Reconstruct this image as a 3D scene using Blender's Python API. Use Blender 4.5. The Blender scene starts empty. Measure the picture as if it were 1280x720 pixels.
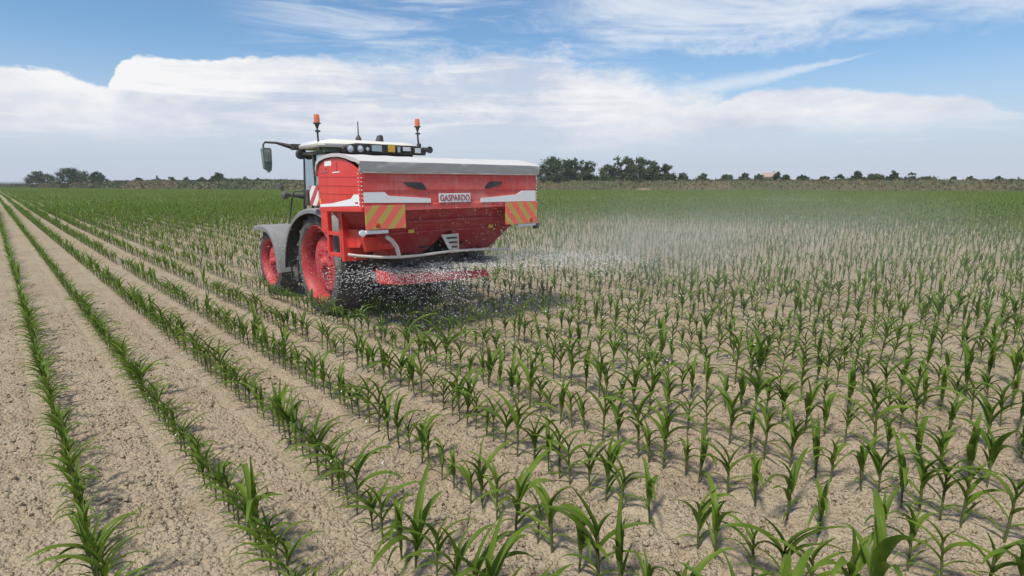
import bpy, math, random
import numpy as np
from mathutils import Vector, Matrix
R = math.radians
random.seed(7)
rng = np.random.default_rng(11)
scene = bpy.context.scene
C = scene.collection

# ------------------------------------------------------------------ camera, sky, sun, exposure
FPX, HZ, CH, VX = 711.0, 229.5, 2.27, -15.0           # focal length in px of a 1280 wide frame, camera height
PITCH = math.atan((360 - HZ) / FPX)
YAW = math.atan((640 - VX) * math.cos(PITCH) / FPX)   # camera turned right of the crop rows (rows run along +Y)
cam_d = bpy.data.cameras.new("camera")
cam = bpy.data.objects.new("camera", cam_d); C.objects.link(cam)
cam.location = (0, 0, CH)
cam.rotation_euler = (math.pi / 2 - PITCH, 0, -YAW)
cam_d.sensor_width = 36; cam_d.lens = FPX / 1280 * 36
cam_d.clip_start = 0.05; cam_d.clip_end = 20000
scene.camera = cam

SUN_DIR = Vector((-0.50, -0.12, 0.86)).normalized()   # towards the sun
SUN_EL = math.asin(SUN_DIR.z); SUN_AZ = math.atan2(SUN_DIR.x, SUN_DIR.y)
sun_d = bpy.data.lights.new("sun", 'SUN'); sun_d.energy = 4.7; sun_d.angle = R(7.0); sun_d.color = (1, .93, .80)
sun = bpy.data.objects.new("sun", sun_d); C.objects.link(sun)
sun.rotation_euler = SUN_DIR.to_track_quat('Z', 'Y').to_euler()
scene.view_settings.view_transform = 'Standard'
scene.view_settings.look = 'None'
scene.view_settings.exposure = 0.0
scene.view_settings.gamma = 1
scene.view_settings.use_curve_mapping = False
SKY_STRENGTH = 0.1

cfwd = np.array([math.sin(YAW) * math.cos(PITCH), math.cos(YAW) * math.cos(PITCH), -math.sin(PITCH)])
cright = np.array([math.cos(YAW), -math.sin(YAW), 0.0]); cup = np.cross(cright, cfwd)
CAM = np.array([0, 0, CH])
def proj(P):
    d = np.asarray(P, float) - CAM; z = d @ cfwd
    return 640 + FPX * (d @ cright) / z, 360 - FPX * (d @ cup) / z, z
def azel(x, y):
    r = cfwd * FPX + cright * (x - 640) - cup * (y - 360)
    return math.degrees(math.atan2(r[0], r[1])), math.degrees(math.atan2(r[2], math.hypot(r[0], r[1])))
def far_point(x, dist):
    "ground point in the direction of picture column x at a horizontal distance"
    a = R(azel(x, HZ)[0]); return math.sin(a) * dist, math.cos(a) * dist

# ---- node helper
class NT:
    def __init__(s, tree): s.t = tree; s.n = tree.nodes; s.l = tree.links
    def set(s, inp, v):
        if isinstance(v, bpy.types.NodeSocket): s.l.new(v, inp)
        elif v is not None:
            try: inp.default_value = v
            except Exception: inp.default_value = (*v, 1) if len(v) == 3 else v
    def node(s, typ, _out=0, _props=None, **kw):
        n = s.n.new(typ)
        for k, v in (_props or {}).items(): setattr(n, k, v)
        for k, v in kw.items():
            key = int(k[1:]) if k[0] == 'i' and k[1:].isdigit() else k.replace('_', ' ')
            s.set(n.inputs[key], v)
        return n.outputs[_out]
    def m(s, op, a, b=None, c=None, clamp=False):
        n = s.n.new('ShaderNodeMath'); n.operation = op; n.use_clamp = clamp
        for i, v in enumerate((a, b, c)):
            if v is not None: s.set(n.inputs[i], v)
        return n.outputs[0]
    def mix(s, f, a, b, blend='MIX'):
        n = s.n.new('ShaderNodeMix'); n.data_type = 'RGBA'; n.blend_type = blend
        s.set(n.inputs[0], f)
        for i, v in ((6, a), (7, b)):
            if isinstance(v, tuple) and len(v) == 3: v = (*v, 1)
            s.set(n.inputs[i], v)
        return n.outputs[2]
    def ss(s, x, lo, hi, a=0.0, b=1.0):
        n = s.n.new('ShaderNodeMapRange'); n.interpolation_type = 'SMOOTHSTEP'
        for i, v in enumerate((x, lo, hi, a, b)): s.set(n.inputs[i], v)
        return n.outputs[0]
    def noise(s, vec, scale, detail=4, rough=.55, out=0, dist=0.0):
        return s.node('ShaderNodeTexNoise', out, Vector=vec, Scale=scale, Detail=detail, Roughness=rough, Distortion=dist)
    def ramp(s, x, stops, interp='LINEAR'):
        n = s.n.new('ShaderNodeValToRGB'); n.color_ramp.interpolation = interp
        e = n.color_ramp.elements
        while len(e) < len(stops): e.new(0.5)
        for i, (p, c) in enumerate(stops):
            e[i].position = p; e[i].color = (c, c, c, 1) if not isinstance(c, tuple) else (*c[:3], 1)
        s.set(n.inputs[0], x); return n.outputs[0]
    def xyz(s, x, y, z): 
        n = s.n.new('ShaderNodeCombineXYZ')
        for i, v in enumerate((x, y, z)): s.set(n.inputs[i], v)
        return n.outputs[0]

# ---- world: Nishita sky with clouds laid out by compass direction and height above the horizon
w = bpy.data.worlds.new("World"); scene.world = w; w.use_nodes = True
N = NT(w.node_tree); N.n.clear()
sky = N.n.new('ShaderNodeTexSky'); sky.sky_type = 'NISHITA'; sky.sun_disc = False
sky.sun_elevation = SUN_EL; sky.sun_rotation = SUN_AZ; sky.altitude = 0; sky.air_density = 1.0; sky.dust_density = 0.6; sky.ozone_density = 2.6
tc = N.n.new('ShaderNodeTexCoord')
sep = N.n.new('ShaderNodeSeparateXYZ'); N.l.new(tc.outputs['Generated'], sep.inputs[0])
dx, dy, dz = sep.outputs
el = N.m('MULTIPLY', N.m('ARCSINE', dz), 57.2958)
az = N.m('MULTIPLY', N.m('ARCTAN2', dx, dy), 57.2958)            # degrees right of the crop rows
def lay(su, sv, w_=0.0): return N.xyz(N.m('MULTIPLY', az, su), N.m('MULTIPLY', el, sv), w_)
def curve(pts):
    "height above the horizon as a function of compass direction, from a list of (x, y) sightings"
    A = [azel(x, y) for x, y in pts]; lo, hi = A[0][0], A[-1][0]
    t = N.node('ShaderNodeMapRange', Value=az, From_Min=lo, From_Max=hi)
    v = N.ramp(t, [((a - lo) / (hi - lo), e / 30.0) for a, e in A])
    return N.m('MULTIPLY', N.node('ShaderNodeSeparateColor', Color=v), 30.0)
nb = N.noise(lay(.22, .5), 1, 6, .6)
nf = N.noise(lay(.9, 1.6, 3.1), 1, 5, .6)
edge_n = N.m('ADD', N.m('MULTIPLY', N.m('SUBTRACT', nb, .5), 3.2), N.m('MULTIPLY', N.m('SUBTRACT', nf, .5), 1.5))
# wisps
def fib(su, sv, sh, w_, lo, hi, det=6):
    v = N.xyz(N.m('ADD', N.m('MULTIPLY', az, su), N.m('MULTIPLY', el, sh)), N.m('MULTIPLY', el, sv), w_)
    return N.ss(N.noise(v, 1, det, .62, dist=.6), lo, hi)
# big bank in the middle
topA = curve([(-60, 76), (0, 79), (60, 84), (88, 92), (120, 106), (132, 108), (134, 107), (150, 75), (170, 68), (230, 72), (330, 71), (450, 66), (540, 52), (600, 47), (700, 52), (760, 66), (820, 80), (880, 94), (930, 112), (1010, 150), (1100, 190)])
dA = N.m('ADD', N.m('SUBTRACT', topA, el), N.m('MULTIPLY', edge_n, N.m('ADD', .42, N.m('MULTIPLY', N.ss(az, 20, 34), 1.2))))
softA = N.m('ADD', .35, N.m('MULTIPLY', N.ss(az, 20, 34), 3.0))
mA = N.ss(N.m('DIVIDE', dA, softA), 0.0, 1.0)
# notch between the two left heads and below the big head
capB = curve([(-60, 150), (60, 142), (90, 130), (110, 118), (150, 76), (200, 50), (300, 40), (1000, 40)])
# right bank
topB = curve([(760, 175), (860, 140), (930, 112), (1000, 107), (1060, 109), (1100, 111), (1200, 116), (1250, 130), (1290, 139), (1400, 142)])
dB = N.m('ADD', N.m('SUBTRACT', topB, el), N.m('MULTIPLY', edge_n, .35))
botB = curve([(760, 205), (860, 190), (1000, 176), (1150, 172), (1250, 156), (1400, 150)])
mB = N.m('MULTIPLY', N.ss(dB, 0.0, .5), N.ss(N.m('ADD', N.m('SUBTRACT', el, botB), N.m('MULTIPLY', edge_n, .6)), -1.2, 2.2))
cir = N.m('MULTIPLY', fib(.05, .22, .07, 5.0, .30, .58), N.m('MULTIPLY', N.ss(az, 43, 52), N.ss(N.m('ADD', el, N.m('MULTIPLY', edge_n, 1.4)), 10.5, 13.5)))
botC = curve([(600, 10), (690, 30), (760, 62), (850, 75), (930, 92), (1000, 78), (1100, 60), (1200, 48), (1300, 40)])
cir = N.m('MULTIPLY', cir, N.ss(N.m('SUBTRACT', el, botC), -1.5, 1.5))
cir2 = N.m('MULTIPLY', fib(.07, .5, -.02, 9.0, .42, .72), N.m('MULTIPLY', N.ss(el, 8, 11.5), N.m('MULTIPLY', N.ss(az, 14, 24), N.ss(az, 60, 48))))
botD = curve([(500, 48), (600, 40), (700, 52), (740, 72), (800, 85), (900, 92), (1000, 150)])
wsp = N.m('MULTIPLY', fib(.10, .7, .0, 1.7, .54, .74), N.m('MULTIPLY', N.ss(el, 13, 16), .45))
strk = N.m('MULTIPLY', fib(.09, 1.4, .0, 4.4, .50, .72), N.m('MULTIPLY', N.ss(el, 2.0, 4.0), N.ss(el, 8.0, 5.5)))
# diagonal streak at right
azs, els = azel(945, 98); azt, elt = azel(1112, 62)
slope = (elt - els) / (azt - azs)
dS = N.m('ABSOLUTE', N.m('SUBTRACT', N.m('ADD', N.m('SUBTRACT', el, els), N.m('MULTIPLY', edge_n, .22)), N.m('MULTIPLY', N.m('SUBTRACT', az, azs), slope)))
wS = N.m('MULTIPLY', N.ss(az, azt, azs - 3), .9)
mS = N.m('MULTIPLY', N.ss(N.m('DIVIDE', dS, N.m('ADD', wS, .05)), 1.0, .1), N.m('MULTIPLY', N.ss(az, azs - 14, azs - 2), N.ss(az, azt + 1, azt - 6)))
inner = N.noise(lay(.12, .34, 7.7), 1, 6, .58)
fineb = N.noise(lay(.45, .9, 2.2), 1, 5, .6)
# light: cloud tops white, bellies lavender grey
topness = N.m('MAXIMUM', N.ss(dA, 4.6, .2), N.m('MULTIPLY', N.ss(dB, 3.6, .1), N.ss(az, 42, 52)))
leftw = N.m('MULTIPLY', N.ss(az, 24, 10), .35)
lit = N.m('ADD', N.m('MULTIPLY', topness, .62), N.m('ADD', leftw, N.m('ADD', N.m('MULTIPLY', N.m('SUBTRACT', inner, .5), 2.0), N.m('MULTIPLY', N.m('SUBTRACT', fineb, .5), .8))), clamp=True)
lay2 = fib(.055, .62, .01, 12.0, .48, .66)
lit = N.m('MULTIPLY', N.m('ADD', lit, N.m('MULTIPLY', N.m('MULTIPLY', lay2, N.ss(az, 60, 45)), .45), clamp=True), N.ss(el, 1.5, 5.5))
dens = N.m('MAXIMUM', N.m('MULTIPLY', mA, N.ss(lit, -.2, .5, .72, 1.0)), N.m('MULTIPLY', mB, .95))
dens = N.m('MULTIPLY', dens, N.m('MAXIMUM', N.ss(el, .5, 6.0), N.m('MULTIPLY', topness, .4)))
thin = N.m('MAXIMUM', N.m('MAXIMUM', N.m('MULTIPLY', cir, .85), N.m('MULTIPLY', cir2, .6)), N.m('MAXIMUM', wsp, N.m('MAXIMUM', N.m('MULTIPLY', mS, .6), N.m('MULTIPLY', strk, .35))))
K = 1.0 / SKY_STRENGTH
ccol = N.mix(lit, (.62 * K, .665 * K, .78 * K), (.93 * K, .93 * K, .94 * K))
base = N.mix(1.0, sky.outputs[0], (1.02, 1.25, 1.38), 'MULTIPLY')
hazec = (.56 * K, .62 * K, .745 * K)
base = N.mix(N.ss(el, 13.0, 0.0, 0.0, .92), base, hazec)
c1 = N.mix(thin, base, (.80 * K, .85 * K, .92 * K))
c2 = N.mix(dens, c1, ccol)
c3 = N.mix(N.ss(el, 0.0, -1.0), c2, (.25 * K, .22 * K, .17 * K))
bg = N.n.new('ShaderNodeBackground'); N.l.new(c3, bg.inputs[0]); bg.inputs[1].default_value = SKY_STRENGTH
wo = N.n.new('ShaderNodeOutputWorld'); N.l.new(bg.outputs[0], wo.inputs[0])

# ------------------------------------------------------------------ helpers
def tag(o, label=None, cat=None, group=None, kind=None):
    if label: o['label'] = label
    if cat: o['category'] = cat
    if group: o['group'] = group
    if kind: o['kind'] = kind
    return o
def thing(name, loc, label, cat, group=None, rot=(0, 0, 0)):
    o = bpy.data.objects.new(name, None); C.objects.link(o); o.empty_display_size = .2
    o.location = loc; o.rotation_euler = rot
    return tag(o, label, cat, group)
def wloc(o):
    v = Vector((0, 0, 0))
    while o is not None: v += o.location; o = o.parent
    return v

class MB:
    "collects solids in world coordinates"
    def __init__(s): s.v = []; s.f = []; s.m = []; s.cur = 0
    def add(s, vs, fs):
        b = len(s.v); s.v += [tuple(v) for v in vs]; s.f += [tuple(b + i for i in f) for f in fs]; s.m += [s.cur] * len(fs); return s
    def box(s, x0, x1, y0, y1, z0, z1):
        vs = [(x, y, z) for z in (z0, z1) for x, y in ((x0, y0), (x1, y0), (x1, y1), (x0, y1))]
        return s.add(vs, [(3, 2, 1, 0), (4, 5, 6, 7), (0, 1, 5, 4), (1, 2, 6, 5), (2, 3, 7, 6), (3, 0, 4, 7)])
    def hexa(s, bottom, top):
        n = len(bottom)
        return s.add(list(bottom) + list(top), [tuple(range(n - 1, -1, -1)), tuple(range(n, 2 * n))] + [(i, (i + 1) % n, n + (i + 1) % n, n + i) for i in range(n)])
    def prism(s, pts, axis, a, b):
        "polygon in the plane across axis, pushed from a to b; pts are the two other coordinates in x,y,z order"
        def mk(p, t): q = list(p); q.insert(axis, t); return tuple(q)
        return s.hexa([mk(p, a) for p in pts], [mk(p, b) for p in pts])
    def tube(s, pts, r, n=8, cap=True):
        pts = [Vector(p) for p in pts]; rs = r if isinstance(r, (list, tuple)) else [r] * len(pts)
        rings = []; up = Vector((0, 0, 1)); prev = None
        for i, p in enumerate(pts):
            d = (pts[min(i + 1, len(pts) - 1)] - pts[max(i - 1, 0)]).normalized()
            if prev is None:
                u = d.cross(up)
                if u.length < .1: u = d.cross(Vector((1, 0, 0)))
                u.normalize()
            else:
                u = (prev - d * prev.dot(d)).normalized()
            prev = u; v = d.cross(u)
            rings.append([p + (u * math.cos(2 * math.pi * k / n) + v * math.sin(2 * math.pi * k / n)) * rs[i] for k in range(n)])
        vs = [q for rg in rings for q in rg]; fs = []
        for i in range(len(rings) - 1):
            for k in range(n):
                fs.append((i * n + k, i * n + (k + 1) % n, (i + 1) * n + (k + 1) % n, (i + 1) * n + k))
        if cap: fs += [tuple(range(n - 1, -1, -1)), tuple((len(rings) - 1) * n + k for k in range(n))]
        return s.add(vs, fs)
    def lathe(s, prof, c, axis=0, n=40, close=False, phase=0.0):
        "prof: (offset along axis, radius)"
        vs = []; fs = []; m = len(prof)
        for k in range(n):
            a = 2 * math.pi * k / n + phase
            for o, r in prof:
                p = [0, 0, 0]; i, j = [(1, 2), (2, 0), (0, 1)][axis]
                p[axis] = o; p[i] = r * math.cos(a); p[j] = r * math.sin(a)
                vs.append((c[0] + p[0], c[1] + p[1], c[2] + p[2]))
        for k in range(n):
            k2 = (k + 1) % n
            for i in range(m if close else m - 1):
                i2 = (i + 1) % m
                fs.append((k * m + i, k2 * m + i, k2 * m + i2, k * m + i2))
        return s.add(vs, fs)
    def ball(s, c, r, n=12, sc=(1, 1, 1)):
        prof = [(-math.cos(math.pi * i / (n // 2)), math.sin(math.pi * i / (n // 2))) for i in range(n // 2 + 1)]
        vs = []; fs = []; m = len(prof)
        for k in range(n):
            a = 2 * math.pi * k / n
            for o, q in prof: vs.append((c[0] + r * sc[0] * q * math.cos(a), c[1] + r * sc[1] * q * math.sin(a), c[2] + r * sc[2] * o))
        for k in range(n):
            for i in range(m - 1): fs.append((k * m + i, ((k + 1) % n) * m + i, ((k + 1) % n) * m + i + 1, k * m + i + 1))
        return s.add(vs, fs)
    def build(s, name, mats, parent=None, smooth=None, bevel=0.0, label=None, origin=None):
        me = bpy.data.meshes.new(name)
        o = bpy.data.objects.new(name, me); C.objects.link(o)
        if parent is not None: o.parent = parent; off = wloc(parent)
        elif origin is not None: off = Vector(origin); o.location = off
        else: off = Vector((0, 0, 0))
        me.from_pydata([(v[0] - off.x, v[1] - off.y, v[2] - off.z) for v in s.v], [], s.f)
        if not isinstance(mats, (list, tuple)): mats = [mats]
        for m_ in mats: me.materials.append(m_)
        me.polygons.foreach_set('material_index', s.m)
        import bmesh
        bm = bmesh.new(); bm.from_mesh(me); bmesh.ops.remove_doubles(bm, verts=bm.verts, dist=1e-5)
        bmesh.ops.recalc_face_normals(bm, faces=bm.faces); bm.to_mesh(me); bm.free()
        if bevel:
            b = o.modifiers.new('bevel', 'BEVEL'); b.width = bevel; b.segments = 2; b.limit_method = 'ANGLE'; b.angle_limit = R(35)
        if smooth:
            me.polygons.foreach_set('use_smooth', [True] * len(me.polygons))
            me.set_sharp_from_angle(angle=R(smooth))
        if label: o['label'] = label
        me.update(); return o

def np_mesh(name, V, Fq, mat, tint=None, smooth=False):
    "fast mesh from arrays; Fq (n,3) or (n,4)"
    me = bpy.data.meshes.new(name); k = Fq.shape[1]
    me.vertices.add(len(V)); me.vertices.foreach_set('co', np.ascontiguousarray(V, np.float32).ravel())
    me.loops.add(Fq.size); me.loops.foreach_set('vertex_index', np.ascontiguousarray(Fq, np.int32).ravel())
    me.polygons.add(len(Fq)); me.polygons.foreach_set('loop_start', np.arange(0, Fq.size, k, dtype=np.int32))
    if smooth: me.polygons.foreach_set('use_smooth', np.ones(len(Fq), bool))
    if tint is not None:
        at = me.attributes.new('tint', 'FLOAT', 'POINT'); at.data.foreach_set('value', np.ascontiguousarray(tint, np.float32))
    me.update(calc_edges=True); 
    if mat: me.materials.append(mat)
    return me

def vnoise(x, y, seed=0):
    xi = np.floor(x).astype(np.int64); yi = np.floor(y).astype(np.int64); fx = x - xi; fy = y - yi
    fx = fx * fx * (3 - 2 * fx); fy = fy * fy * (3 - 2 * fy)
    def h(a, b):
        n = (a * 374761393 + b * 668265263 + seed * 1274126177) & 0x7fffffff
        n = ((n ^ (n >> 13)) * 1274126177) & 0x7fffffff
        return ((n ^ (n >> 16)) & 0xffff) / 65535.0
    return (h(xi, yi) * (1 - fx) + h(xi + 1, yi) * fx) * (1 - fy) + (h(xi, yi + 1) * (1 - fx) + h(xi + 1, yi + 1) * fx) * fy
def fbm(x, y, s, oct_=3, seed=0):
    v = 0; a = 1; t = 0
    for i in range(oct_):
        v = v + a * vnoise(x * s, y * s, seed + i * 17); t += a; a *= .5; s *= 2.1
    return v / t

# ------------------------------------------------------------------ materials
def new_mat(name):
    m = bpy.data.materials.new(name); m.use_nodes = True
    T = NT(m.node_tree); p = m.node_tree.nodes['Principled BSDF']; return m, T, p
def paint(name, col, rough=.4, metal=0.0, dust=.25, streak=0.0, dscale=5.0, dustcol=(.42, .34, .26), bump=.0, coat=0.0, var=.12):
    m, T, p = new_mat(name)
    tcn = T.n.new('ShaderNodeTexCoord'); v = tcn.outputs['Object']
    n1 = T.noise(v, dscale, 6, .65); n2 = T.noise(v, dscale * 7, 4, .6)
    k = T.m('ADD', T.m('MULTIPLY', n1, .7), T.m('MULTIPLY', n2, .3))
    f = T.m('MULTIPLY', T.ss(k, .40, .68), min(1, dust * 1.6)); f = T.m('ADD', f, dust * .3, clamp=True)
    if streak:
        mp = T.n.new('ShaderNodeMapping'); mp.inputs['Scale'].default_value = (16, 16, 1.3); T.l.new(v, mp.inputs[0])
        f = T.m('ADD', f, T.m('MULTIPLY', T.ss(T.noise(mp.outputs[0], 1.0, 5, .65), .48, .74), streak), clamp=True)
        f = T.m('ADD', f, T.m('MULTIPLY', T.ss(T.noise(v, 60, 3, .7), .66, .74), streak * .8), clamp=True)
    c0 = T.mix(T.m('MULTIPLY', n1, 1.0), tuple(c * (1 - var) for c in col), tuple(min(1, c * (1 + var)) for c in col))
    T.l.new(T.mix(f, c0, dustcol), p.inputs['Base Color'])
    T.l.new(T.m('ADD', rough, T.m('MULTIPLY', f, .5), clamp=True), p.inputs['Roughness'])
    p.inputs['Metallic'].default_value = metal
    if coat: p.inputs['Coat Weight'].default_value = coat
    if bump:
        b = T.n.new('ShaderNodeBump'); b.inputs['Strength'].default_value = bump; b.inputs['Distance'].default_value = .01
        T.l.new(n2, b.inputs['Height']); T.l.new(b.outputs[0], p.inputs['Normal'])
    return m
M = {}
M['red'] = paint('red_paint', (.62, .016, .012), .35, dust=.10, dscale=2.2, coat=.1, dustcol=(.62, .26, .20), streak=.22)
M['red_rear'] = paint('dusty_red_paint', (.66, .040, .036), .5, dust=.28, dscale=1.6, dustcol=(.62, .30, .27), streak=.35)
M['red_shaded'] = paint('shaded_red_paint', (.37, .010, .024), .5, dust=.2, dscale=3, dustcol=(.42, .22, .2))  # hopper red darkened: shade on the lower parts put into the colour
M['rim_shaded'] = paint('shaded_rim_paint', (.34, .010, .018), .5, dust=.2, dscale=4, dustcol=(.40, .14, .14))  # rim red darkened: shade inside the barrel put into the colour
M['rim'] = paint('rim_paint', (.40, .010, .018), .5, dust=.26, dscale=4, dustcol=(.50, .18, .19), streak=.2)
M['white'] = paint('white_decal', (.80, .81, .84), .4, dust=.1)
M['cream'] = paint('cream_roof_paint', (.70, .68, .63), .35, dust=.12, coat=.3)
M['tarp'] = paint('grey_tarpaulin', (.50, .50, .51), .75, dust=.15, dscale=3, bump=.3)
M['grey_dust'] = paint('dusty_fender_plastic', (.20, .20, .21), .6, dust=.6, dscale=4, dustcol=(.19, .187, .185))
M['black'] = paint('black_plastic', (.022, .024, .026), .5, dust=.1)
M['dark'] = paint('dark_steel', (.025, .026, .03), .5, .3, dust=.08)
M['body'] = paint('dark_grey_body', (.05, .06, .07), .4, dust=.22)
M['rubber'] = paint('tyre_rubber', (.03, .029, .028), .85, dust=.34, dscale=6, dustcol=(.20, .185, .17), bump=.4)
M['steel'] = paint('stainless_steel', (.16, .17, .19), .4, .7, dust=.15)
M['tube'] = paint('galvanised_tube', (.66, .62, .57), .45, .15, dust=.3)
M['greentube'] = paint('dark_green_tube', (.02, .05, .03), .4, dust=.08)
M['mirror_shell'] = paint('mirror_shell', (.06, .11, .09), .25, dust=.08, coat=.4)
M['yellow'] = paint('yellow_lamp', (.72, .42, .02), .3, dust=.05, coat=.5)
M['ltred'] = paint('letter_red', (.35, .03, .04), .5, dust=.1)
M['reflred'] = paint('red_reflector', (.45, .01, .015), .2, dust=.05, coat=.6)
M['amberrefl'] = paint('amber_reflector', (.85, .32, .03), .25, dust=.03, coat=.5)
M['yelrefl'] = paint('yellow_reflector', (.62, .40, .03), .3, dust=.1)
M['seat'] = paint('seat_cloth', (.06, .06, .07), .9, dust=.05)
def lens_mat(name, col, tr=.6, rough=.15):
    m, T, p = new_mat(name); p.inputs['Base Color'].default_value = (*col, 1); p.inputs['Roughness'].default_value = rough
    p.inputs['Transmission Weight'].default_value = tr; p.inputs['Coat Weight'].default_value = .5; return m
M['orange'] = lens_mat('orange_beacon_lens', (.85, .22, .06), .35)
M['lamp'] = lens_mat('lamp_glass', (.78, .80, .82), .1, .12)
def glass():
    m, T, p = new_mat('cab_glass'); T.n.remove(p)
    tr = T.node('ShaderNodeBsdfTransparent', Color=(.80, .90, .89, 1)); gl = T.node('ShaderNodeBsdfGlossy', Color=(.85, .95, .95, 1), Roughness=.04)
    fr = T.node('ShaderNodeFresnel', IOR=1.5); f = T.m('ADD', T.m('MULTIPLY', fr, .9), .46, clamp=True)
    mx = T.n.new('ShaderNodeMixShader'); T.l.new(f, mx.inputs[0]); T.l.new(tr, mx.inputs[1]); T.l.new(gl, mx.inputs[2])
    T.l.new(mx.outputs[0], T.n['Material Output'].inputs[0]); return m
M['glass'] = glass()
def stripes(name, c1, c2, sx, sz, width, thresh=.5, off=0.0):
    m, T, p = new_mat(name); tcn = T.n.new('ShaderNodeTexCoord'); s_ = T.n.new('ShaderNodeSeparateXYZ'); T.l.new(tcn.outputs['Object'], s_.inputs[0])
    y_ = T.m('ADD', T.m('MULTIPLY', s_.outputs[0], sx), T.m('ADD', T.m('MULTIPLY', s_.outputs[1], sx), T.m('MULTIPLY', s_.outputs[2], sz)))
    fr = T.m('FRACT', T.m('ADD', T.m('DIVIDE', y_, width), off + 50.0)); f = T.m('GREATER_THAN', fr, thresh)
    n1 = T.noise(tcn.outputs['Object'], 9, 5, .6)
    c = T.mix(f, c1, c2); c = T.mix(T.m('MULTIPLY', n1, .22), c, (.5, .42, .36))
    T.l.new(c, p.inputs['Base Color']); p.inputs['Roughness'].default_value = .4; return m
OR, YE = (.86, .11, .07), (.50, .36, .05)
M['board_l'] = stripes('hazard_stripes', OR, YE, 1, -.85, .235, .55, .35)
M['board_r'] = stripes('hazard_stripes_mirrored', OR, YE, 1, .85, .235, .55, .1)
M['redwhite'] = stripes('red_white_stripes', (.42, .02, .05), (.78, .76, .76), -1, -1.0, .30, .5, .30)

def soil_mat():
    m, T, p = new_mat('dry_clay_soil'); g = T.n.new('ShaderNodeNewGeometry'); v = g.outputs['Position']
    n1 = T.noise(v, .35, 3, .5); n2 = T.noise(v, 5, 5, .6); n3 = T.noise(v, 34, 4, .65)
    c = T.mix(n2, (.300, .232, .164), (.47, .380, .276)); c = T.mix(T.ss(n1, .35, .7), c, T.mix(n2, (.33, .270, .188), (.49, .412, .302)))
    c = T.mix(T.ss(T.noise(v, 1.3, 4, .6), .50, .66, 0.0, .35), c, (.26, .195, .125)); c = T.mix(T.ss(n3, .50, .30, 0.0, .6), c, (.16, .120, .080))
    T.l.new(c, p.inputs['Base Color']); p.inputs['Roughness'].default_value = .95; p.inputs['Specular IOR Level'].default_value = .15
    vo = T.node('ShaderNodeTexVoronoi', 0, Vector=T.node('ShaderNodeVectorMath', 0, _props={'operation': 'ADD'}, i0=v, i1=T.node('ShaderNodeVectorMath', 0, _props={'operation': 'MULTIPLY'}, i0=T.noise(v, 30, 2, .5, out=1), i1=(.03, .03, .03))), Scale=34.0)
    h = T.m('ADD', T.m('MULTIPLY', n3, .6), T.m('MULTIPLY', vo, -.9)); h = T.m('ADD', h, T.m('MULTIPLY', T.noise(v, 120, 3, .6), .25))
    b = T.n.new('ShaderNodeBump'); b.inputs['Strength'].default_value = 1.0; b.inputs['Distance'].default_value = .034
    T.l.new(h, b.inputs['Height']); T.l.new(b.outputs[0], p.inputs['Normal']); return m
M['soil'] = soil_mat()
def leaf_mat(name, c_lo, c_hi, yellow, trans=.35, attr='tint', rough=.5):
    m, T, p = new_mat(name)
    a = T.n.new('ShaderNodeAttribute'); a.attribute_name = attr; tint = a.outputs['Fac']
    oi = T.n.new('ShaderNodeObjectInfo'); rnd = oi.outputs['Random']
    g = T.n.new('ShaderNodeNewGeometry'); n1 = T.noise(g.outputs['Position'], 14, 3, .5)
    k = T.m('ADD', T.m('MULTIPLY', n1, .5), T.m('MULTIPLY', T.m('FRACT', T.m('ADD', T.m('MULTIPLY', tint, 7.31), rnd)), .55), clamp=True)
    c = T.mix(k, c_lo, c_hi); c = T.mix(T.ss(tint, .72, 1.0), c, yellow)
    T.l.new(c, p.inputs['Base Color']); p.inputs['Roughness'].default_value = rough; p.inputs['Specular IOR Level'].default_value = .22
    tl = T.n.new('ShaderNodeBsdfTranslucent'); T.l.new(T.mix(.5, c, (.16, .26, .03)), tl.inputs[0])
    mx = T.n.new('ShaderNodeMixShader'); mx.inputs[0].default_value = trans
    T.l.new(p.outputs[0], mx.inputs[1]); T.l.new(tl.outputs[0], mx.inputs[2]); T.l.new(mx.outputs[0], T.n['Material Output'].inputs[0]); return m
M['maize'] = leaf_mat('maize_leaf', (.052, .098, .010), (.150, .225, .026), (.30, .27, .06))
M['maize_far'] = leaf_mat('maize_leaf_mass', (.056, .105, .012), (.145, .222, .028), (.30, .27, .06))
M['stalk'] = paint('maize_stalk', (.075, .11, .025), .6, dust=.4, dscale=20, dustcol=(.085, .05, .03))
M['tree'] = leaf_mat('tree_foliage', (.030, .052, .022), (.070, .105, .042), (.12, .13, .07), .2, rough=.6)
M['tree_pale'] = leaf_mat('pale_tree_foliage', (.05, .075, .038), (.105, .135, .072), (.11, .12, .07), .2, rough=.6)
M['bark'] = paint('bark', (.10, .08, .06), .9, dust=.1)

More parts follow.
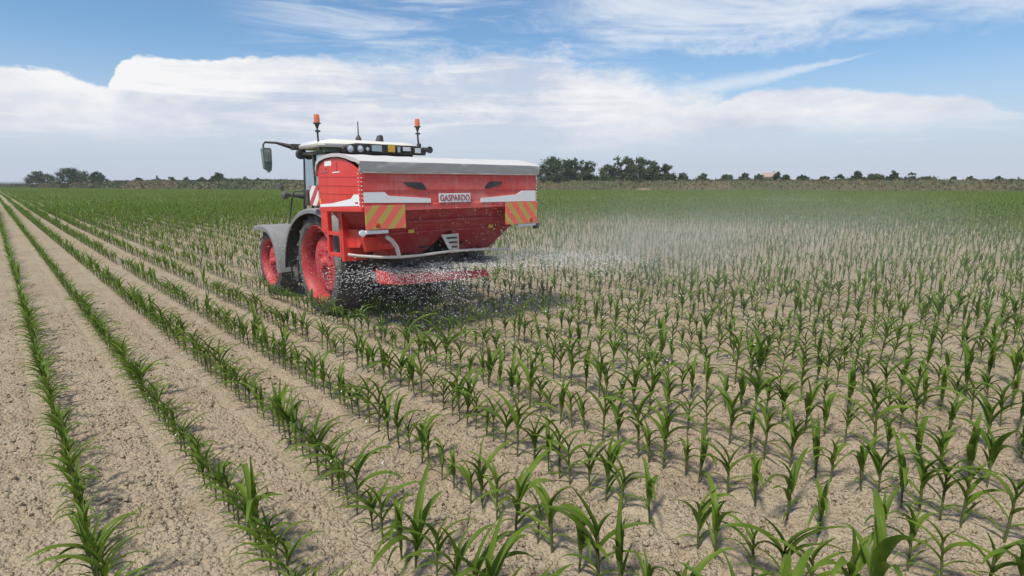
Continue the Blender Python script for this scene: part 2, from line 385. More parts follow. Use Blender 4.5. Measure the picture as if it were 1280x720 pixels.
# ------------------------------------------------------------------ setting: soil, bank
def cells(x, y, s, seed):
    "distance to the nearest jittered point, 0..1"
    x = x * s; y = y * s; xi = np.floor(x); yi = np.floor(y); best = np.full(np.shape(x), 9.0)
    for i in (-1, 0, 1):
        for j in (-1, 0, 1):
            a = (xi + i).astype(np.int64); b = (yi + j).astype(np.int64)
            n = (a * 374761393 + b * 668265263 + seed * 1274126177) & 0x7fffffff; n = ((n ^ (n >> 13)) * 1274126177) & 0x7fffffff
            px = a + (n & 1023) / 1023.0; py = b + ((n >> 10) & 1023) / 1023.0
            best = np.minimum(best, (x - px) ** 2 + (y - py) ** 2)
    return np.sqrt(best)
def ground_h(x, y):
    r = np.hypot(x, y); fade = np.clip((26 - r) / 16, 0, 1)
    row = (x - .19) / .75; d = np.abs(row - np.round(row))           # 0 on the row, .5 between rows
    rough = .35 + .65 * np.clip((d - .10) / .15, 0, 1)
    b1 = fbm(x, y, 5.0, 3, 3) - .5
    c1 = np.abs(fbm(x + .3 * b1, y, 16.0, 3, 31) - .5)
    c2 = np.abs(fbm(x, y + .2 * b1, 34.0, 2, 61) - .5)
    h = .020 * (fbm(x, y, .9, 2, 5) - .5) + rough * (.040 * b1 + .085 * (c1 - .12) + .03 * (c2 - .12) - .020 * np.clip(cells(x, y, 26.0, 5), 0, .9) * (.35 + 1.0 * fbm(x, y, 2.0, 2, 71)) - .024 * np.clip(cells(x, y, 11.0, 9), 0, .9) * fbm(x, y, 1.1, 2, 83)) * fade
    h = h + .014 * np.exp(-(d / .10) ** 2) - .012 * np.exp(-((d - .17) / .05) ** 2)
    return h
az_f = np.radians(np.linspace(-8, 94, 760)); az_c = np.radians(np.linspace(94, 352, 60))[1:-1]
azs_ = np.concatenate([az_f, az_c])
rad = [.05, .5, 1.2]
while rad[-1] < 2.2: rad.append(rad[-1] * 1.08)
while rad[-1] < 7: rad.append(rad[-1] * 1.0031)
while rad[-1] < 16: rad.append(rad[-1] * 1.007)
while rad[-1] < 60: rad.append(rad[-1] * 1.03)
while rad[-1] < 9000: rad.append(rad[-1] * 1.25)
rad = np.array(rad)
RR, AA = np.meshgrid(rad, azs_, indexing='ij')
X = RR * np.sin(AA); Yy = RR * np.cos(AA); Z = ground_h(X, Yy); Z[RR > 60] = 0
nr, na = RR.shape
idx = np.arange(nr * na).reshape(nr, na); nx_ = np.roll(idx, -1, axis=1)
Fg = np.stack([idx[:-1], idx[1:], nx_[1:], nx_[:-1]], -1).reshape(-1, 4)[:, ::-1]
me = np_mesh('soil', np.stack([X, Yy, Z], -1).reshape(-1, 3), Fg, M['soil'], smooth=True)
soil = bpy.data.objects.new('soil', me); C.objects.link(soil); tag(soil, 'dry pale brown clay soil of the maize field', 'soil', kind='structure')

def hit_ground(x, y):
    r = cfwd * FPX + cright * (x - 640) - cup * (y - 360); t = -CH / r[2]; return CAM + t * r
BASE = [(-130, 233.9), (0, 235.2), (120, 237.2), (320, 238.7), (640, 239.0), (960, 239.2), (1280, 241), (1420, 242)]
bank_line = [hit_ground(*p)[:2] for p in BASE]
bank_line.insert(0, bank_line[0] + (bank_line[0] - bank_line[1]) * .6); bank_line.append(bank_line[-1] + (bank_line[-1] - bank_line[-2]) * 1.2)
bl = np.array(bank_line)
seg = np.concatenate([[0], np.cumsum(np.hypot(*np.diff(bl, axis=0).T))])
tt = np.linspace(0, seg[-1], 420); bx = np.interp(tt, seg, bl[:, 0]); by = np.interp(tt, seg, bl[:, 1])
BANK_AZ = np.arctan2(bx, by); BANK_R = np.hypot(bx, by); o_ = np.argsort(BANK_AZ); BANK_AZ, BANK_R = BANK_AZ[o_], BANK_R[o_]
def bank_r(a): return np.interp(a, BANK_AZ, BANK_R)
def bank_mat():
    m, T, p = new_mat('rough_grass_bank'); g = T.n.new('ShaderNodeNewGeometry'); v = g.outputs['Position']
    n1 = T.noise(v, .06, 4, .6); n2 = T.noise(v, .5, 5, .65); n3 = T.noise(v, 3, 4, .7)
    c = T.mix(n2, (.040, .058, .022), (.11, .105, .05)); c = T.mix(T.ss(n1, .42, .66), c, T.mix(n2, (.10, .075, .040), (.17, .125, .07)))
    c = T.mix(T.ss(n3, .55, .75, 0, .5), c, (.05, .06, .025))
    T.l.new(c, p.inputs['Base Color']); p.inputs['Roughness'].default_value = .95
    b = T.n.new('ShaderNodeBump'); b.inputs['Strength'].default_value = .9; b.inputs['Distance'].default_value = .5
    T.l.new(n3, b.inputs['Height']); T.l.new(b.outputs[0], p.inputs['Normal']); return m
M['bank'] = bank_mat()
profb = [(-1.5, -.05), (0, .05), (1.2, .7), (3, 1.5), (5, 2.35), (6.5, 2.95), (7.5, 3.1), (9.5, 3.15), (12, 2.6), (16, 1.2), (20, -.1)]
BV = []
for i in range(len(tt)):
    rr = math.hypot(bx[i], by[i]); ux, uy = bx[i] / rr, by[i] / rr
    for d_, z_ in profb:
        hf = np.interp(math.atan2(bx[i], by[i]), [R(azel(5, HZ)[0]), R(azel(150, HZ)[0])], [.42, 1.0])
        zz = hf * z_ * (1 + .10 * (fbm(np.array(tt[i]), np.array(d_), .06, 3, 8) - .5)) + .35 * (float(fbm(np.array(tt[i]), np.array(d_ * 3.), .5, 2, 9)) - .5) * min(1, max(0, z_))
        BV.append((bx[i] + ux * d_, by[i] + uy * d_, zz))
m_ = len(profb); ib = np.arange(len(tt) * m_).reshape(-1, m_)
Fb = np.stack([ib[:-1, :-1], ib[:-1, 1:], ib[1:, 1:], ib[1:, :-1]], -1).reshape(-1, 4)
me = np_mesh('embankment', np.array(BV), Fb, M['bank'], smooth=True)
bank = bpy.data.objects.new('embankment', me); C.objects.link(bank); tag(bank, 'long low embankment of rough dry grass along the far field edge', 'embankment', kind='structure')
def bank_top(px, beyond=9.0):
    a = R(azel(px, HZ)[0]); r = float(bank_r(a)) + beyond; return r * math.sin(a), r * math.cos(a), r

# ------------------------------------------------------------------ maize
def leaf_strip(base, phi, e0, bend, L, wmax, seg, across, tw=0.0, fold=.55):
    "one arching leaf: returns vertices (seg+1, across, 3)"
    s = np.linspace(0, 1, seg + 1)
    e = e0 - bend * s ** 1.25
    ds = L / seg
    hx = np.concatenate([[0], np.cumsum(np.cos(e[:-1]) * ds)]); hz = np.concatenate([[0], np.cumsum(np.sin(e[:-1]) * ds)])
    wd = wmax * np.minimum(1, .35 + s / .22) * np.clip(1 - s, 0, 1) ** .62
    d = np.array([math.cos(phi), math.sin(phi)]); side = np.array([-d[1], d[0]])
    P = np.stack([base[0] + hx * d[0], base[1] + hx * d[1], base[2] + hz], -1)
    nrm = np.stack([-np.sin(e) * d[0], -np.sin(e) * d[1], np.cos(e)], -1)
    out = []
    offs = {2: (-.5, .5), 3: (-.5, 0, .5)}[across]
    for o in offs:
        t = tw * s
        lift = abs(o) * fold
        wob = .10 * np.sin(s * 13 + phi * 3 + o * 3)
        sv = np.array([side[0], side[1], 0])[None] * np.cos(t)[:, None] + nrm * np.sin(t)[:, None]
        out.append(P + sv * (wd * o)[:, None] + nrm * (wd * (lift + wob * abs(o)))[:, None])
    return np.stack(out, 1)
def plant_arrays(seed, lod):
    r = random.Random(seed); n = (r.choice((7, 8, 8, 9)) if lod == 0 else 6 if lod == 1 else 4 if lod == 2 else 3)
    vig = r.uniform(.8, 1.15); hs = r.uniform(.17, .27) * vig
    phi0 = r.uniform(-.7, .7) + (0 if r.random() < .7 else math.pi / 2)
    seg = (9, 5, 2, 1)[lod]; acr = (3, 2, 2, 2)[lod]
    V = []; Fc = []; c = 0
    for i in range(n):
        f = i / (n - 1)
        z = .035 + (hs - .03) * (f ** .9)
        phi = phi0 + math.pi * i + r.uniform(-.35, .35)
        if f < .3: L = r.uniform(.14, .25); e0 = R(r.uniform(30, 60)); bend = R(r.uniform(50, 120)); wm = .017
        elif f < .8: L = r.uniform(.24, .37); e0 = R(r.uniform(58, 79)); bend = R(r.uniform(55, 135)); wm = r.uniform(.030, .044)
        else: L = r.uniform(.13, .24); e0 = R(r.uniform(66, 84)); bend = R(r.uniform(15, 75)); wm = r.uniform(.018, .028)
        if lod >= 2: wm *= (1.35, 1.9)[lod - 2]
        S = leaf_strip((0, 0, z), phi, e0, bend, L * vig, wm * vig * 1.12, seg, acr, r.uniform(-.5, .5), 1.2 if f >= .8 else .6)
        V.append(S.reshape(-1, 3))
        for a in range(seg):
            for b in range(acr - 1):
                q = c + a * acr + b; Fc.append((q, q + 1, q + acr + 1, q + acr))
        c += (seg + 1) * acr
    nleaf = len(Fc)
    # stalk
    k = (7, 4, 3, 3)[lod]; zs = [-.02, hs * .5, hs * 1.15]; rr = [.0050, .0068, .004]
    if lod >= 2: zs = [-.02, hs]; rr = [.009, .006]
    SV = [(q * math.cos(2 * math.pi * j / k), q * math.sin(2 * math.pi * j / k), z) for z, q in zip(zs, rr) for j in range(k)]
    SF = [(a * k + j, a * k + (j + 1) % k, (a + 1) * k + (j + 1) % k, (a + 1) * k + j) for a in range(len(zs) - 1) for j in range(k)]
    return np.concatenate(V), np.array(Fc), np.array(SV), np.array(SF), nleaf
NV = 32
LOD = [[plant_arrays(100 * l + i, l) for i in range(NV)] for l in range(4)]

TR_X, TR_Y = 5.20, 9.55                     # tractor: middle of the rear axle
TYRES = [(4.02, 4.60, 8.6, 10.5), (5.80, 6.42, 8.6, 10.5), (4.02, 4.60, 11.3, 12.8), (5.80, 6.42, 11.3, 12.8)]
px_, py_, sc_, ro_, ti_ = [], [], [], [], []
for k in range(-5, 262):
    x0 = .19 + .75 * k
    ymax = 420.0
    sp = .120 if k <= 1 else .165
    y = -3.0 + rng.random() * .1
    n = int(ymax / sp); step = sp * rng.uniform(.6, 1.45, n); ys = y + np.cumsum(step)
    ys = ys[ys < ymax]; xs = x0 + rng.normal(0, .008, len(ys)) + .03 * np.sin(ys * .05 + k) - (.10 * np.clip((4.8 - ys) / 1.5, 0, 1) if k >= 2 else 0)
    px_.append(xs); py_.append(ys)
PX = np.concatenate(px_); PY = np.concatenate(py_); KROW = np.concatenate([np.full(len(a), i - 5) for i, a in enumerate(px_)])
D = np.hypot(PX, PY); A_ = np.arctan2(PX, PY)
keep = (A_ > R(-24)) & (A_ < R(93)) & (D < bank_r(A_) - 1.0) & (D > 1.6)
thr = np.where(D < 60, 1.0, np.where(D < 110, .8, .55)); keep &= rng.random(len(PX)) < thr
gap = fbm(PX, PY, .55, 2, 77); keep &= ~((gap < .17) & (D < 60) & (PX > 2.2))
keep &= ~((rng.random(len(PX)) < .04) & (PX > 2.0) & (D < 60))
for x0, x1, y0, y1 in TYRES: keep &= ~((PX > x0) & (PX < x1) & (PY > y0 - .02) & (PY < y1))
keep &= ~((rng.random(len(PX)) < .03) & (PX > 5.5) & (D < 45))
PX, PY, D, A_, KROW = PX[keep], PY[keep], D[keep], A_[keep], KROW[keep]
vigor = fbm(PX, PY, .12, 3, 40); rv = rng.random(len(PX))
band = np.clip(1 - np.abs((D - 27) / 11), 0, 1) * np.clip((PX - 8) / 8, 0, 1)      # poorer strip of the field
SC = 1.02 + .45 * (vigor - .35) + .38 * (rv - .5) + np.where(rv > .96, .22, 0) - .10 * band + .25 * np.clip((D - 34) / 30, 0, 1)
SC = SC * np.where((KROW >= 2) & (D < 9), 1.06, 1.0) * (1 + .02 * np.clip((PX - 5) / 4, 0, 1) * np.clip((D - 7) / 5, 0, 1) * np.clip((48 - D) / 14, 0, 1))
SC = SC * np.where(KROW <= 1, .84, 1.0)
WID = 1 + .50 * np.clip((D - 25) / 20, 0, 1) + .5 * np.clip((D - 55) / 40, 0, 1)
TINT = np.clip(rng.random(len(PX)) * .70 + .30 * band * rng.random(len(PX)) + .12 * (vigor < .36), 0, 1)
ROT = rng.uniform(-.5, .5, len(PX)) + np.where(rng.random(len(PX)) < .5, math.pi, 0)
ROT = np.where((PX > 2) & (rng.random(len(PX)) < .6), rng.uniform(0, 6.28, len(PX)), ROT)
VAR = rng.integers(0, NV, len(PX))
GZ = ground_h(PX, PY); GZ[D > 60] = 0
Q = np.stack([PX, PY, GZ + .22], -1); dd = Q - CAM; zc = dd @ cfwd
U = 640 + FPX * (dd @ cright) / zc; Vv = 360 - FPX * (dd @ cup) / zc
inv = (zc > .3) & (U > -25) & (U < 1305) & (Vv < 770) & (Vv > 200)
ids = np.where(inv)[0]; ids = ids[np.argsort(zc[ids])][:300]
single = np.zeros(len(PX), bool); single[ids] = True

# the 300 that show largest, each a plant of its own
vm = []
for i in range(NV):
    V, Fl, SV, SF, _ = LOD[0][i]
    f_ = np_mesh('foliage', V, Fl, M['maize'], tint=np.full(len(V), random.random() * .68), smooth=True)
    s_ = np_mesh('stalk', SV, SF, M['stalk'], smooth=True); vm.append((f_, s_))
ORD = ['first', 'second', 'third', 'fourth', 'fifth', 'sixth', 'seventh', 'eighth', 'ninth', 'tenth', 'eleventh', 'twelfth', 'thirteenth', 'fourteenth', 'fifteenth', 'sixteenth', 'seventeenth', 'eighteenth', 'nineteenth', 'twentieth']
def ordn(n):
    if n < 20: return ORD[n]
    t = ['', '', 'twenty', 'thirty', 'forty', 'fifty', 'sixty'][(n + 1) // 10]; u = (n + 1) % 10
    return (t + '-' + ORD[u - 1]) if u else {'twenty': 'twentieth', 'thirty': 'thirtieth', 'forty': 'fortieth', 'fifty': 'fiftieth', 'sixty': 'sixtieth'}[t]
rows = sorted(set(KROW[ids]))
for k in rows:
    mem = ids[KROW[ids] == k]; mem = mem[np.argsort(zc[mem])]
    ri = rows.index(k)
    rname = 'leftmost row' if ri == 0 else ordn(ri) + ' row from the left'
    for j, q in enumerate(mem):
        size = 'tall bushy' if SC[q] > 1.22 else ('small' if SC[q] < .90 else 'green')
        lab = '%s maize plant nearest the camera in the %s' % (size, rname) if j == 0 else '%s maize plant, %s from the near end of the %s' % (size, ordn(j), rname)
        o = bpy.data.objects.new('maize_plant', None); C.objects.link(o); o.empty_display_size = .1
        o.location = (float(PX[q]), float(PY[q]), float(GZ[q])); o.rotation_euler = (rng.uniform(-.07, .07), rng.uniform(-.07, .07), float(ROT[q])); o.scale = (float(SC[q]),) * 3
        tag(o, lab, 'maize plant', 'young maize plants in the %s' % rname)
        for nm, me_ in (('foliage', vm[VAR[q]][0]), ('stalk', vm[VAR[q]][1])):
            c = bpy.data.objects.new(nm, me_); C.objects.link(c); c.parent = o

# all the others as one mass
TV, TF, TT, TM = [], [], [], []; base_ = 0
lodi = np.where(D < 13, 0, np.where(D < 34, 1, np.where(D < 75, 2, 3)))
for l in range(4):
    for v_ in range(NV):
        sel = np.where(~single & (lodi == l) & (VAR == v_))[0]
        if not len(sel): continue
        V, Fl, SV, SF, _ = LOD[l][v_]
        if l == 3: VV, FF, nl = V, Fl, len(V)
        else: VV = np.concatenate([V, SV]); FF = np.concatenate([Fl, SF + len(V)]); nl = len(V)
        c, s = np.cos(ROT[sel])[:, None], np.sin(ROT[sel])[:, None]; S = SC[sel][:, None]
        Wd = WID[sel][:, None]; tx = rng.uniform(-.12, .12, (len(sel), 1)); ty = rng.uniform(-.12, .12, (len(sel), 1))
        x = (VV[None, :, 0] * c - VV[None, :, 1] * s) * S * Wd; y = (VV[None, :, 0] * s + VV[None, :, 1] * c) * S * Wd; z = VV[None, :, 2] * S
        x = x + z * tx + PX[sel][:, None]; y = y + z * ty + PY[sel][:, None]; z = z + GZ[sel][:, None]
        TV.append(np.stack([x, y, z], -1).reshape(-1, 3))
        FFa = FF[None] + (base_ + np.arange(len(sel))[:, None, None] * len(VV)); TF.append(FFa.reshape(-1, 4))
        mi = np.zeros(len(FF), np.int32); mi[len(Fl):] = 1; TM.append(np.tile(mi, len(sel)))
        TT.append(np.repeat(TINT[sel], len(VV))); base_ += len(sel) * len(VV)
me = np_mesh('maize_crop', np.concatenate(TV), np.concatenate(TF), M['maize_far'], tint=np.concatenate(TT), smooth=True)
me.materials.append(M['stalk']); me.polygons.foreach_set('material_index', np.concatenate(TM))
crop = bpy.data.objects.new('maize_crop', me); C.objects.link(crop); tag(crop, 'young green maize crop filling the field beyond the nearest plants', 'maize crop', kind='stuff')
print('plants', len(PX), 'faces', len(me.polygons))

# loose clods on the near soil
def ico():
    import bmesh
    bm = bmesh.new(); bmesh.ops.create_icosphere(bm, subdivisions=1, radius=1); V = np.array([v.co[:] for v in bm.verts]); Fa = np.array([[v.index for v in f.verts] for f in bm.faces]); bm.free(); return V, Fa
IV, IF = ico()
NC = 42000
rc = 2.3 + 11 * rng.random(NC) ** 1.25; ac = R(-6) + R(98) * rng.random(NC)
cx, cy = rc * np.sin(ac), rc * np.cos(ac)
rw = (cx - .19) / .75; dr = np.abs(rw - np.round(rw)); kp = (dr > .2) | (rng.random(NC) < .15)
kp &= rng.random(NC) < np.clip(.25 + 1.6 * (fbm(cx, cy, 1.3, 2, 60) - .3), 0, 1)
cx, cy, rc = cx[kp], cy[kp], rc[kp]; n = len(cx)
size = .005 + .020 * rng.random(n) ** 3.0
an = rng.uniform(0, 6.28, n)
shape = IV[None] * (1 + .35 * (rng.random((n, len(IV), 1)) - .5)) * rng.uniform(.6, 1.3, (n, 1, 3)) * size[:, None, None]
shape[..., 2] *= .75
xx = shape[..., 0] * np.cos(an)[:, None] - shape[..., 1] * np.sin(an)[:, None]; yy = shape[..., 0] * np.sin(an)[:, None] + shape[..., 1] * np.cos(an)[:, None]
cl = np.stack([xx + cx[:, None], yy + cy[:, None], shape[..., 2] + (ground_h(cx, cy) + size * .18)[:, None]], -1).reshape(-1, 3)
cf = (IF[None] + (np.arange(n) * len(IV))[:, None, None]).reshape(-1, 3)
me = np_mesh('soil_clods', cl, cf, M['soil'])
o = bpy.data.objects.new('soil_clods', me); C.objects.link(o); tag(o, 'small dry clods of clay lying between the maize rows', 'clods', kind='stuff')

# ------------------------------------------------------------------ tractor
def at(x, y, axis, val):
    r = cfwd * FPX + cright * (x - 640) - cup * (y - 360); t = (val - CAM[axis]) / r[axis]; p = CAM + t * r; return Vector((float(p[0]), float(p[1]), float(p[2])))
T_ = thing('tractor', (TR_X, TR_Y, 0), 'dusty tractor with white cab roof and red wheel rims driving away between the maize rows', 'tractor')

def wheel(parent, xf, s, cy, cz, Rt, Rr, wd, lugs):
    "xf: plane of the outer face, s: +1 when the wheel's inside lies towards +X"
    rim_off = .05 * s
    w_ = MB()
    d0 = s * .31 if Rr > .5 else s * .26
    w_.lathe([(d0 - s * .15, .05), (d0 - s * .15, Rr * .30), (d0 - s * .135, Rr * .34), (d0 - s * .145, Rr * .66), (d0 - s * .12, Rr * .74), (d0 - s * .10, Rr * .75)], (xf, cy, cz), 0, 48)
    w_.lathe([(d0 - s * .25, .0), (d0 - s * .25, Rr * .14), (d0 - s * .16, Rr * .18), (d0 - s * .14, Rr * .24)], (xf, cy, cz), 0, 24)
    for k in range(10):
        a = 2 * math.pi * k / 10
        w_.lathe([(d0 - s * .19, 0), (d0 - s * .19, .018), (d0 - s * .13, .018)], (xf, cy + Rr * .36 * math.cos(a), cz + Rr * .36 * math.sin(a)), 0, 6)
    for k in range(8):
        a = 2 * math.pi * (k + .5) / 8
        w_.hexa([(xf + d0 - s * .04, cy + q * Rr * math.cos(a + e), cz + q * Rr * math.sin(a + e)) for q, e in ((.73, -.10), (.73, .10), (.90, .08), (.90, -.08))],
                [(xf + d0 + s * .02, cy + q * Rr * math.cos(a + e), cz + q * Rr * math.sin(a + e)) for q, e in ((.73, -.12), (.73, .12), (.90, .10), (.90, -.10))])
    w_.cur = 1; w_.lathe([(d0 - s * .10, Rr * .748), (d0 + s * .03, Rr * .74), (d0 + s * .05, Rr * .92)], (xf, cy, cz), 0, 48)  # black wall behind the disc edge: shade of the gap put into the colour
    wh = w_.build('wheel', [M['rim'], M['black']], parent, smooth=40)
    r_ = MB(); t = .02
    r_.lathe([(s * .03, Rr + .03), (s * .01, Rr + .012), (s * .03, Rr - .015), (s * .10, Rr - .05), (s * .20, Rr - .075), (d0 + s * .04, Rr - .08), (s * (wd - .10), Rr - .06), (s * (wd - .03), Rr), (s * (wd - .03), Rr + .03), (s * wd * .5, Rr - .04)], (xf, cy, cz), 0, 64, close=True)
    r_.m = [0 if i % 10 in (0, 1, 2) else 1 for i in range(len(r_.f))]; r_.build('rim', [M['rim'], M['rim_shaded']], wh, smooth=40)
    t_ = MB(); sh = .045
    pr = [(s * .035, Rr + .0), (s * .012, Rr + .03), (0, Rr + (Rt - Rr) * .45), (s * .02, Rt - .07), (s * .07, Rt - sh), (s * wd * .5, Rt - sh + .012), (s * (wd - .07), Rt - sh), (s * (wd - .02), Rt - .07), (s * wd, Rr + (Rt - Rr) * .45), (s * (wd - .012), Rr + .03), (s * (wd - .035), Rr), (s * wd * .5, Rr + .01)]
    t_.lathe(pr, (xf, cy, cz), 0, 64, close=True)
    for k in range(lugs):
        for h in (0, 1):
            a0 = 2 * math.pi * (k + .5 * h) / lugs; da = .30 * 1.6 / (lugs / 12)
            x0 = s * .012 if h == 0 else s * (wd - .012); x1 = s * wd * .54 if h == 0 else s * wd * .46
            def P(x, a, rr_): return (xf + x, cy + rr_ * math.cos(a), cz + rr_ * math.sin(a))
            tb = .06
            low = [P(x0, a0, Rt - .10), P(x0, a0 + tb * 1.2, Rt - .10), P(x1, a0 + da + tb, Rt - sh - .01), P(x1, a0 + da, Rt - sh - .01)]
            top = [P(x0 + s * 0, a0 + .008, Rt - .028), P(x0, a0 + tb * 1.2 - .008, Rt - .028), P(x1, a0 + da + tb - .01, Rt), P(x1, a0 + da + .01, Rt)]
            t_.hexa(low, top)
    t_.build('tyre', M['rubber'], wh, smooth=35)
    return wh
RW, FW = .905, .69
wheel(T_, 4.08, 1, 9.58, RW - .02, RW, .66, .60, 20)
wheel(T_, 6.38, -1, 9.58, RW - .02, RW, .66, .60, 20)
wheel(T_, 4.13, 1, 12.05, FW - .02, FW, .47, .42, 18)
wheel(T_, 6.30, -1, 12.05, FW - .02, FW, .47, .42, 18)
# chassis and engine hood
b = MB(); b.box(4.92, 5.48, 8.9, 12.9, .62, 1.12); b.box(4.60, 5.80, 9.35, 9.85, .62, 1.12)
b.tube([(4.45, 9.58, RW - .02), (5.95, 9.58, RW - .02)], .12, 16); b.tube([(4.5, 12.05, .66), (5.95, 12.05, .66)], .09, 12)
b.box(4.85, 5.55, 8.75, 9.1, .45, 1.0); b.box(4.66, 5.80, 9.9, 11.9, .42, 1.05); b.box(4.80, 5.60, 8.85, 9.35, .30, .75); b.box(5.10, 5.30, 8.35, 8.9, .36, .46)  # belly boxes added to darken the gap between the tyres
b.build('chassis', M['dark'], T_, bevel=.015)
b = MB(); b.hexa([(4.86, 10.8, 1.10), (5.60, 10.8, 1.10), (5.52, 12.75, 1.0), (4.92, 12.75, 1.0)], [(4.92, 10.8, 1.80), (5.52, 10.8, 1.80), (5.46, 12.75, 1.36), (4.98, 12.75, 1.36)])
hd = b.build('engine_hood', M['body'], T_, bevel=.06, smooth=40)
b = MB()
for i in range(9): b.box(4.895 - .0, 4.93, 11.2, 12.3, 1.16 + i * .03, 1.17 + i * .03)
b.build('grille', M['black'], hd)
b = MB(); b.prism([(10.95, .45), (11.15, .38), (11.62, .40), (11.62, 1.28), (10.95, 1.36)], 0, 4.32, 4.92); b.build('fuel_tank', M['body'], T_, bevel=.05, smooth=40)
b = MB()
for z in (.45, .72, .99): b.box(4.14, 4.34, 10.62, 10.95, z, z + .03)
b.box(4.15, 4.18, 10.60, 10.63, .42, 1.3); b.box(4.15, 4.18, 10.94, 10.97, .42, 1.3); b.build('cab_steps', M['dark'], T_)
# fenders
def fender(path, x0, x1, lip, name):
    b = MB(); n = len(path)
    for i in range(n - 1):
        (y0, z0), (y1, z1) = path[i], path[i + 1]
        tx, tz = y1 - y0, z1 - z0; L = math.hypot(tx, tz); nx, nz = tz / L, -tx / L
        if i == 0: pn = (nx, nz)
        b.cur = 0
        q = lambda y, z, k, x: (x, y + pnn[k][0], z + pnn[k][1])
    # normals per point, pointing inward
    nn = []
    for i in range(n):
        a_, c_ = path[max(i - 1, 0)], path[min(i + 1, n - 1)]; tx, tz = c_[0] - a_[0], c_[1] - a_[1]; L = math.hypot(tx, tz); nn.append((-tz / L, tx / L))
    vs = []
    for i, (y, z) in enumerate(path):
        ny, nz = nn[i]
        vs += [(x0 + .03, y, z), (x1, y, z), (x1, y + ny * .025, z + nz * .025), (x0 + .05, y + ny * .03, z + nz * .03), (x0 + .02, y + ny * lip, z + nz * lip), (x0, y + ny * lip, z + nz * lip), (x0, y + ny * .03, z + nz * .03)]
    fs = []
    for i in range(n - 1):
        for k in range(7): fs.append((i * 7 + k, i * 7 + (k + 1) % 7, (i + 1) * 7 + (k + 1) % 7, (i + 1) * 7 + k))
    fs += [tuple(range(6, -1, -1)), tuple((n - 1) * 7 + k for k in range(7))]
    b.v = []; b.f = []; b.m = []; b.add(vs, fs)
    b.m = [1 if (i < (n - 1) * 7 and i % 7 in (2, 3)) else 0 for i in range(len(fs))]  # underside faces black: shade beneath the arch painted in
    return b.build(name, [M['grey_dust'], M['black']], T_, smooth=45)
def smooth_path(P, n):
    P = np.array(P, float); t = np.concatenate([[0], np.cumsum(np.hypot(*np.diff(P, axis=0).T))]); tt_ = np.linspace(0, t[-1], n)
    a = np.stack([np.interp(tt_, t, P[:, 0]), np.interp(tt_, t, P[:, 1])], -1)
    for _ in range(6): a[1:-1] = .25 * a[:-2] + .5 * a[1:-1] + .25 * a[2:]
    return [tuple(q) for q in a]
RF = [(10.92, .70), (10.86, 1.05), (10.70, 1.35), (10.42, 1.62), (10.05, 1.79), (9.62, 1.87), (9.2, 1.86), (8.86, 1.74), (8.66, 1.50), (8.58, 1.20), (8.56, .98)]
fender(smooth_path(RF, 34), 3.99, 4.75, .085, 'rear_fender')
rfr = fender(smooth_path(RF, 34), 6.45, 5.70, .085, 'rear_fender')
FF_ = [(12.55, 1.38), (12.30, 1.44), (11.95, 1.45), (11.62, 1.38), (11.38, 1.16), (11.26, .85), (11.24, .55)]
fender(smooth_path(FF_, 24), 4.02, 4.58, .10, 'front_fender')
fender(smooth_path(FF_, 24), 6.38, 5.85, .10, 'front_fender')
b = MB(); b.prism([(10.6, .9), (10.6, 1.45), (10.2, 1.72), (9.6, 1.80), (9.0, 1.74), (8.75, 1.4), (8.75, 1.0)], 0, 4.74, 4.78); b.prism([(10.6, .9), (10.6, 1.45), (10.2, 1.72), (9.6, 1.80), (9.0, 1.74), (8.75, 1.4), (8.75, 1.0)], 0, 5.66, 5.70)
b.build('wheel_well', M['black'], T_)
# cab
XL, XR, YR, YF, ZB, ZT = 4.36, 6.04, 9.55, 10.72, 1.42, 2.82
b = MB(); b.box(XL + .25, XR - .25, YR + .05, YF + .15, 1.1, 1.5); b.box(4.40, 6.0, 10.3, YF, 1.3, 1.5); b.build('cab_floor', M['body'], T_, bevel=.03)
b = MB()
for (x, y, xt, yt) in ((XL + .12, YR, XL - .02, YR - .02), (XR - .12, YR, XR + .02, YR - .02), (XL + .02, YF, XL + .06, YF - .10), (XR - .02, YF, XR - .06, YF - .10), (XL + .04, 10.12, XL, 10.1), (XR - .04, 10.12, XR, 10.1)):
    b.tube([(x, y, ZB), ((x + xt) / 2, (y + yt) / 2, 2.1), (xt, yt, ZT)], [.035, .022, .022], 8)
for z, i in ((ZB + .02, .08), (ZT - .02, 0)): b.tube([(XL + i, YR, z), (XR - i, YR, z), (XR - i, YF, z), (XL + i, YF, z), (XL + i, YR, z)], .035, 8)
b.build('cab_frame', M['black'], T_, smooth=40)
b = MB()
def pane(a, b_, c, d, t=.008):
    n_ = (Vector(b_) - Vector(a)).cross(Vector(d) - Vector(a)).normalized() * t; b.hexa([a, b_, c, d], [tuple(Vector(p) + n_) for p in (a, b_, c, d)])
pane((XL + .09, YR + .04, ZB + .05), (XL + .03, YF - .04, ZB + .05), (XL + .05, YF - .12, ZT - .05), (XL - .01, YR + .02, ZT - .05))
pane((XR - .09, YR + .04, ZB + .05), (XR - .03, YF - .04, ZB + .05), (XR - .05, YF - .12, ZT - .05), (XR + .01, YR + .02, ZT - .05))
pane((XL + .16, YR, ZB + .1), (XR - .16, YR, ZB + .1), (XR - .04, YR - .02, ZT - .05), (XL + .04, YR - .02, ZT - .05))
pane((XL + .08, YF, ZB + .05), (XR - .08, YF, ZB + .05), (XR - .1, YF - .1, ZT - .05), (XL + .1, YF - .1, ZT - .05))
b.build('cab_window', M['glass'], T_)
b = MB(); b.box(4.98, 5.42, 9.95, 10.35, 1.62, 1.75); b.box(5.0, 5.4, 9.88, 9.99, 1.75, 2.35); b.box(5.08, 5.32, 9.89, 9.98, 2.38, 2.55); b.box(5.1, 5.3, 10.0, 10.3, 1.5, 1.62)
b.build('driver_seat', M['seat'], T_, bevel=.03)
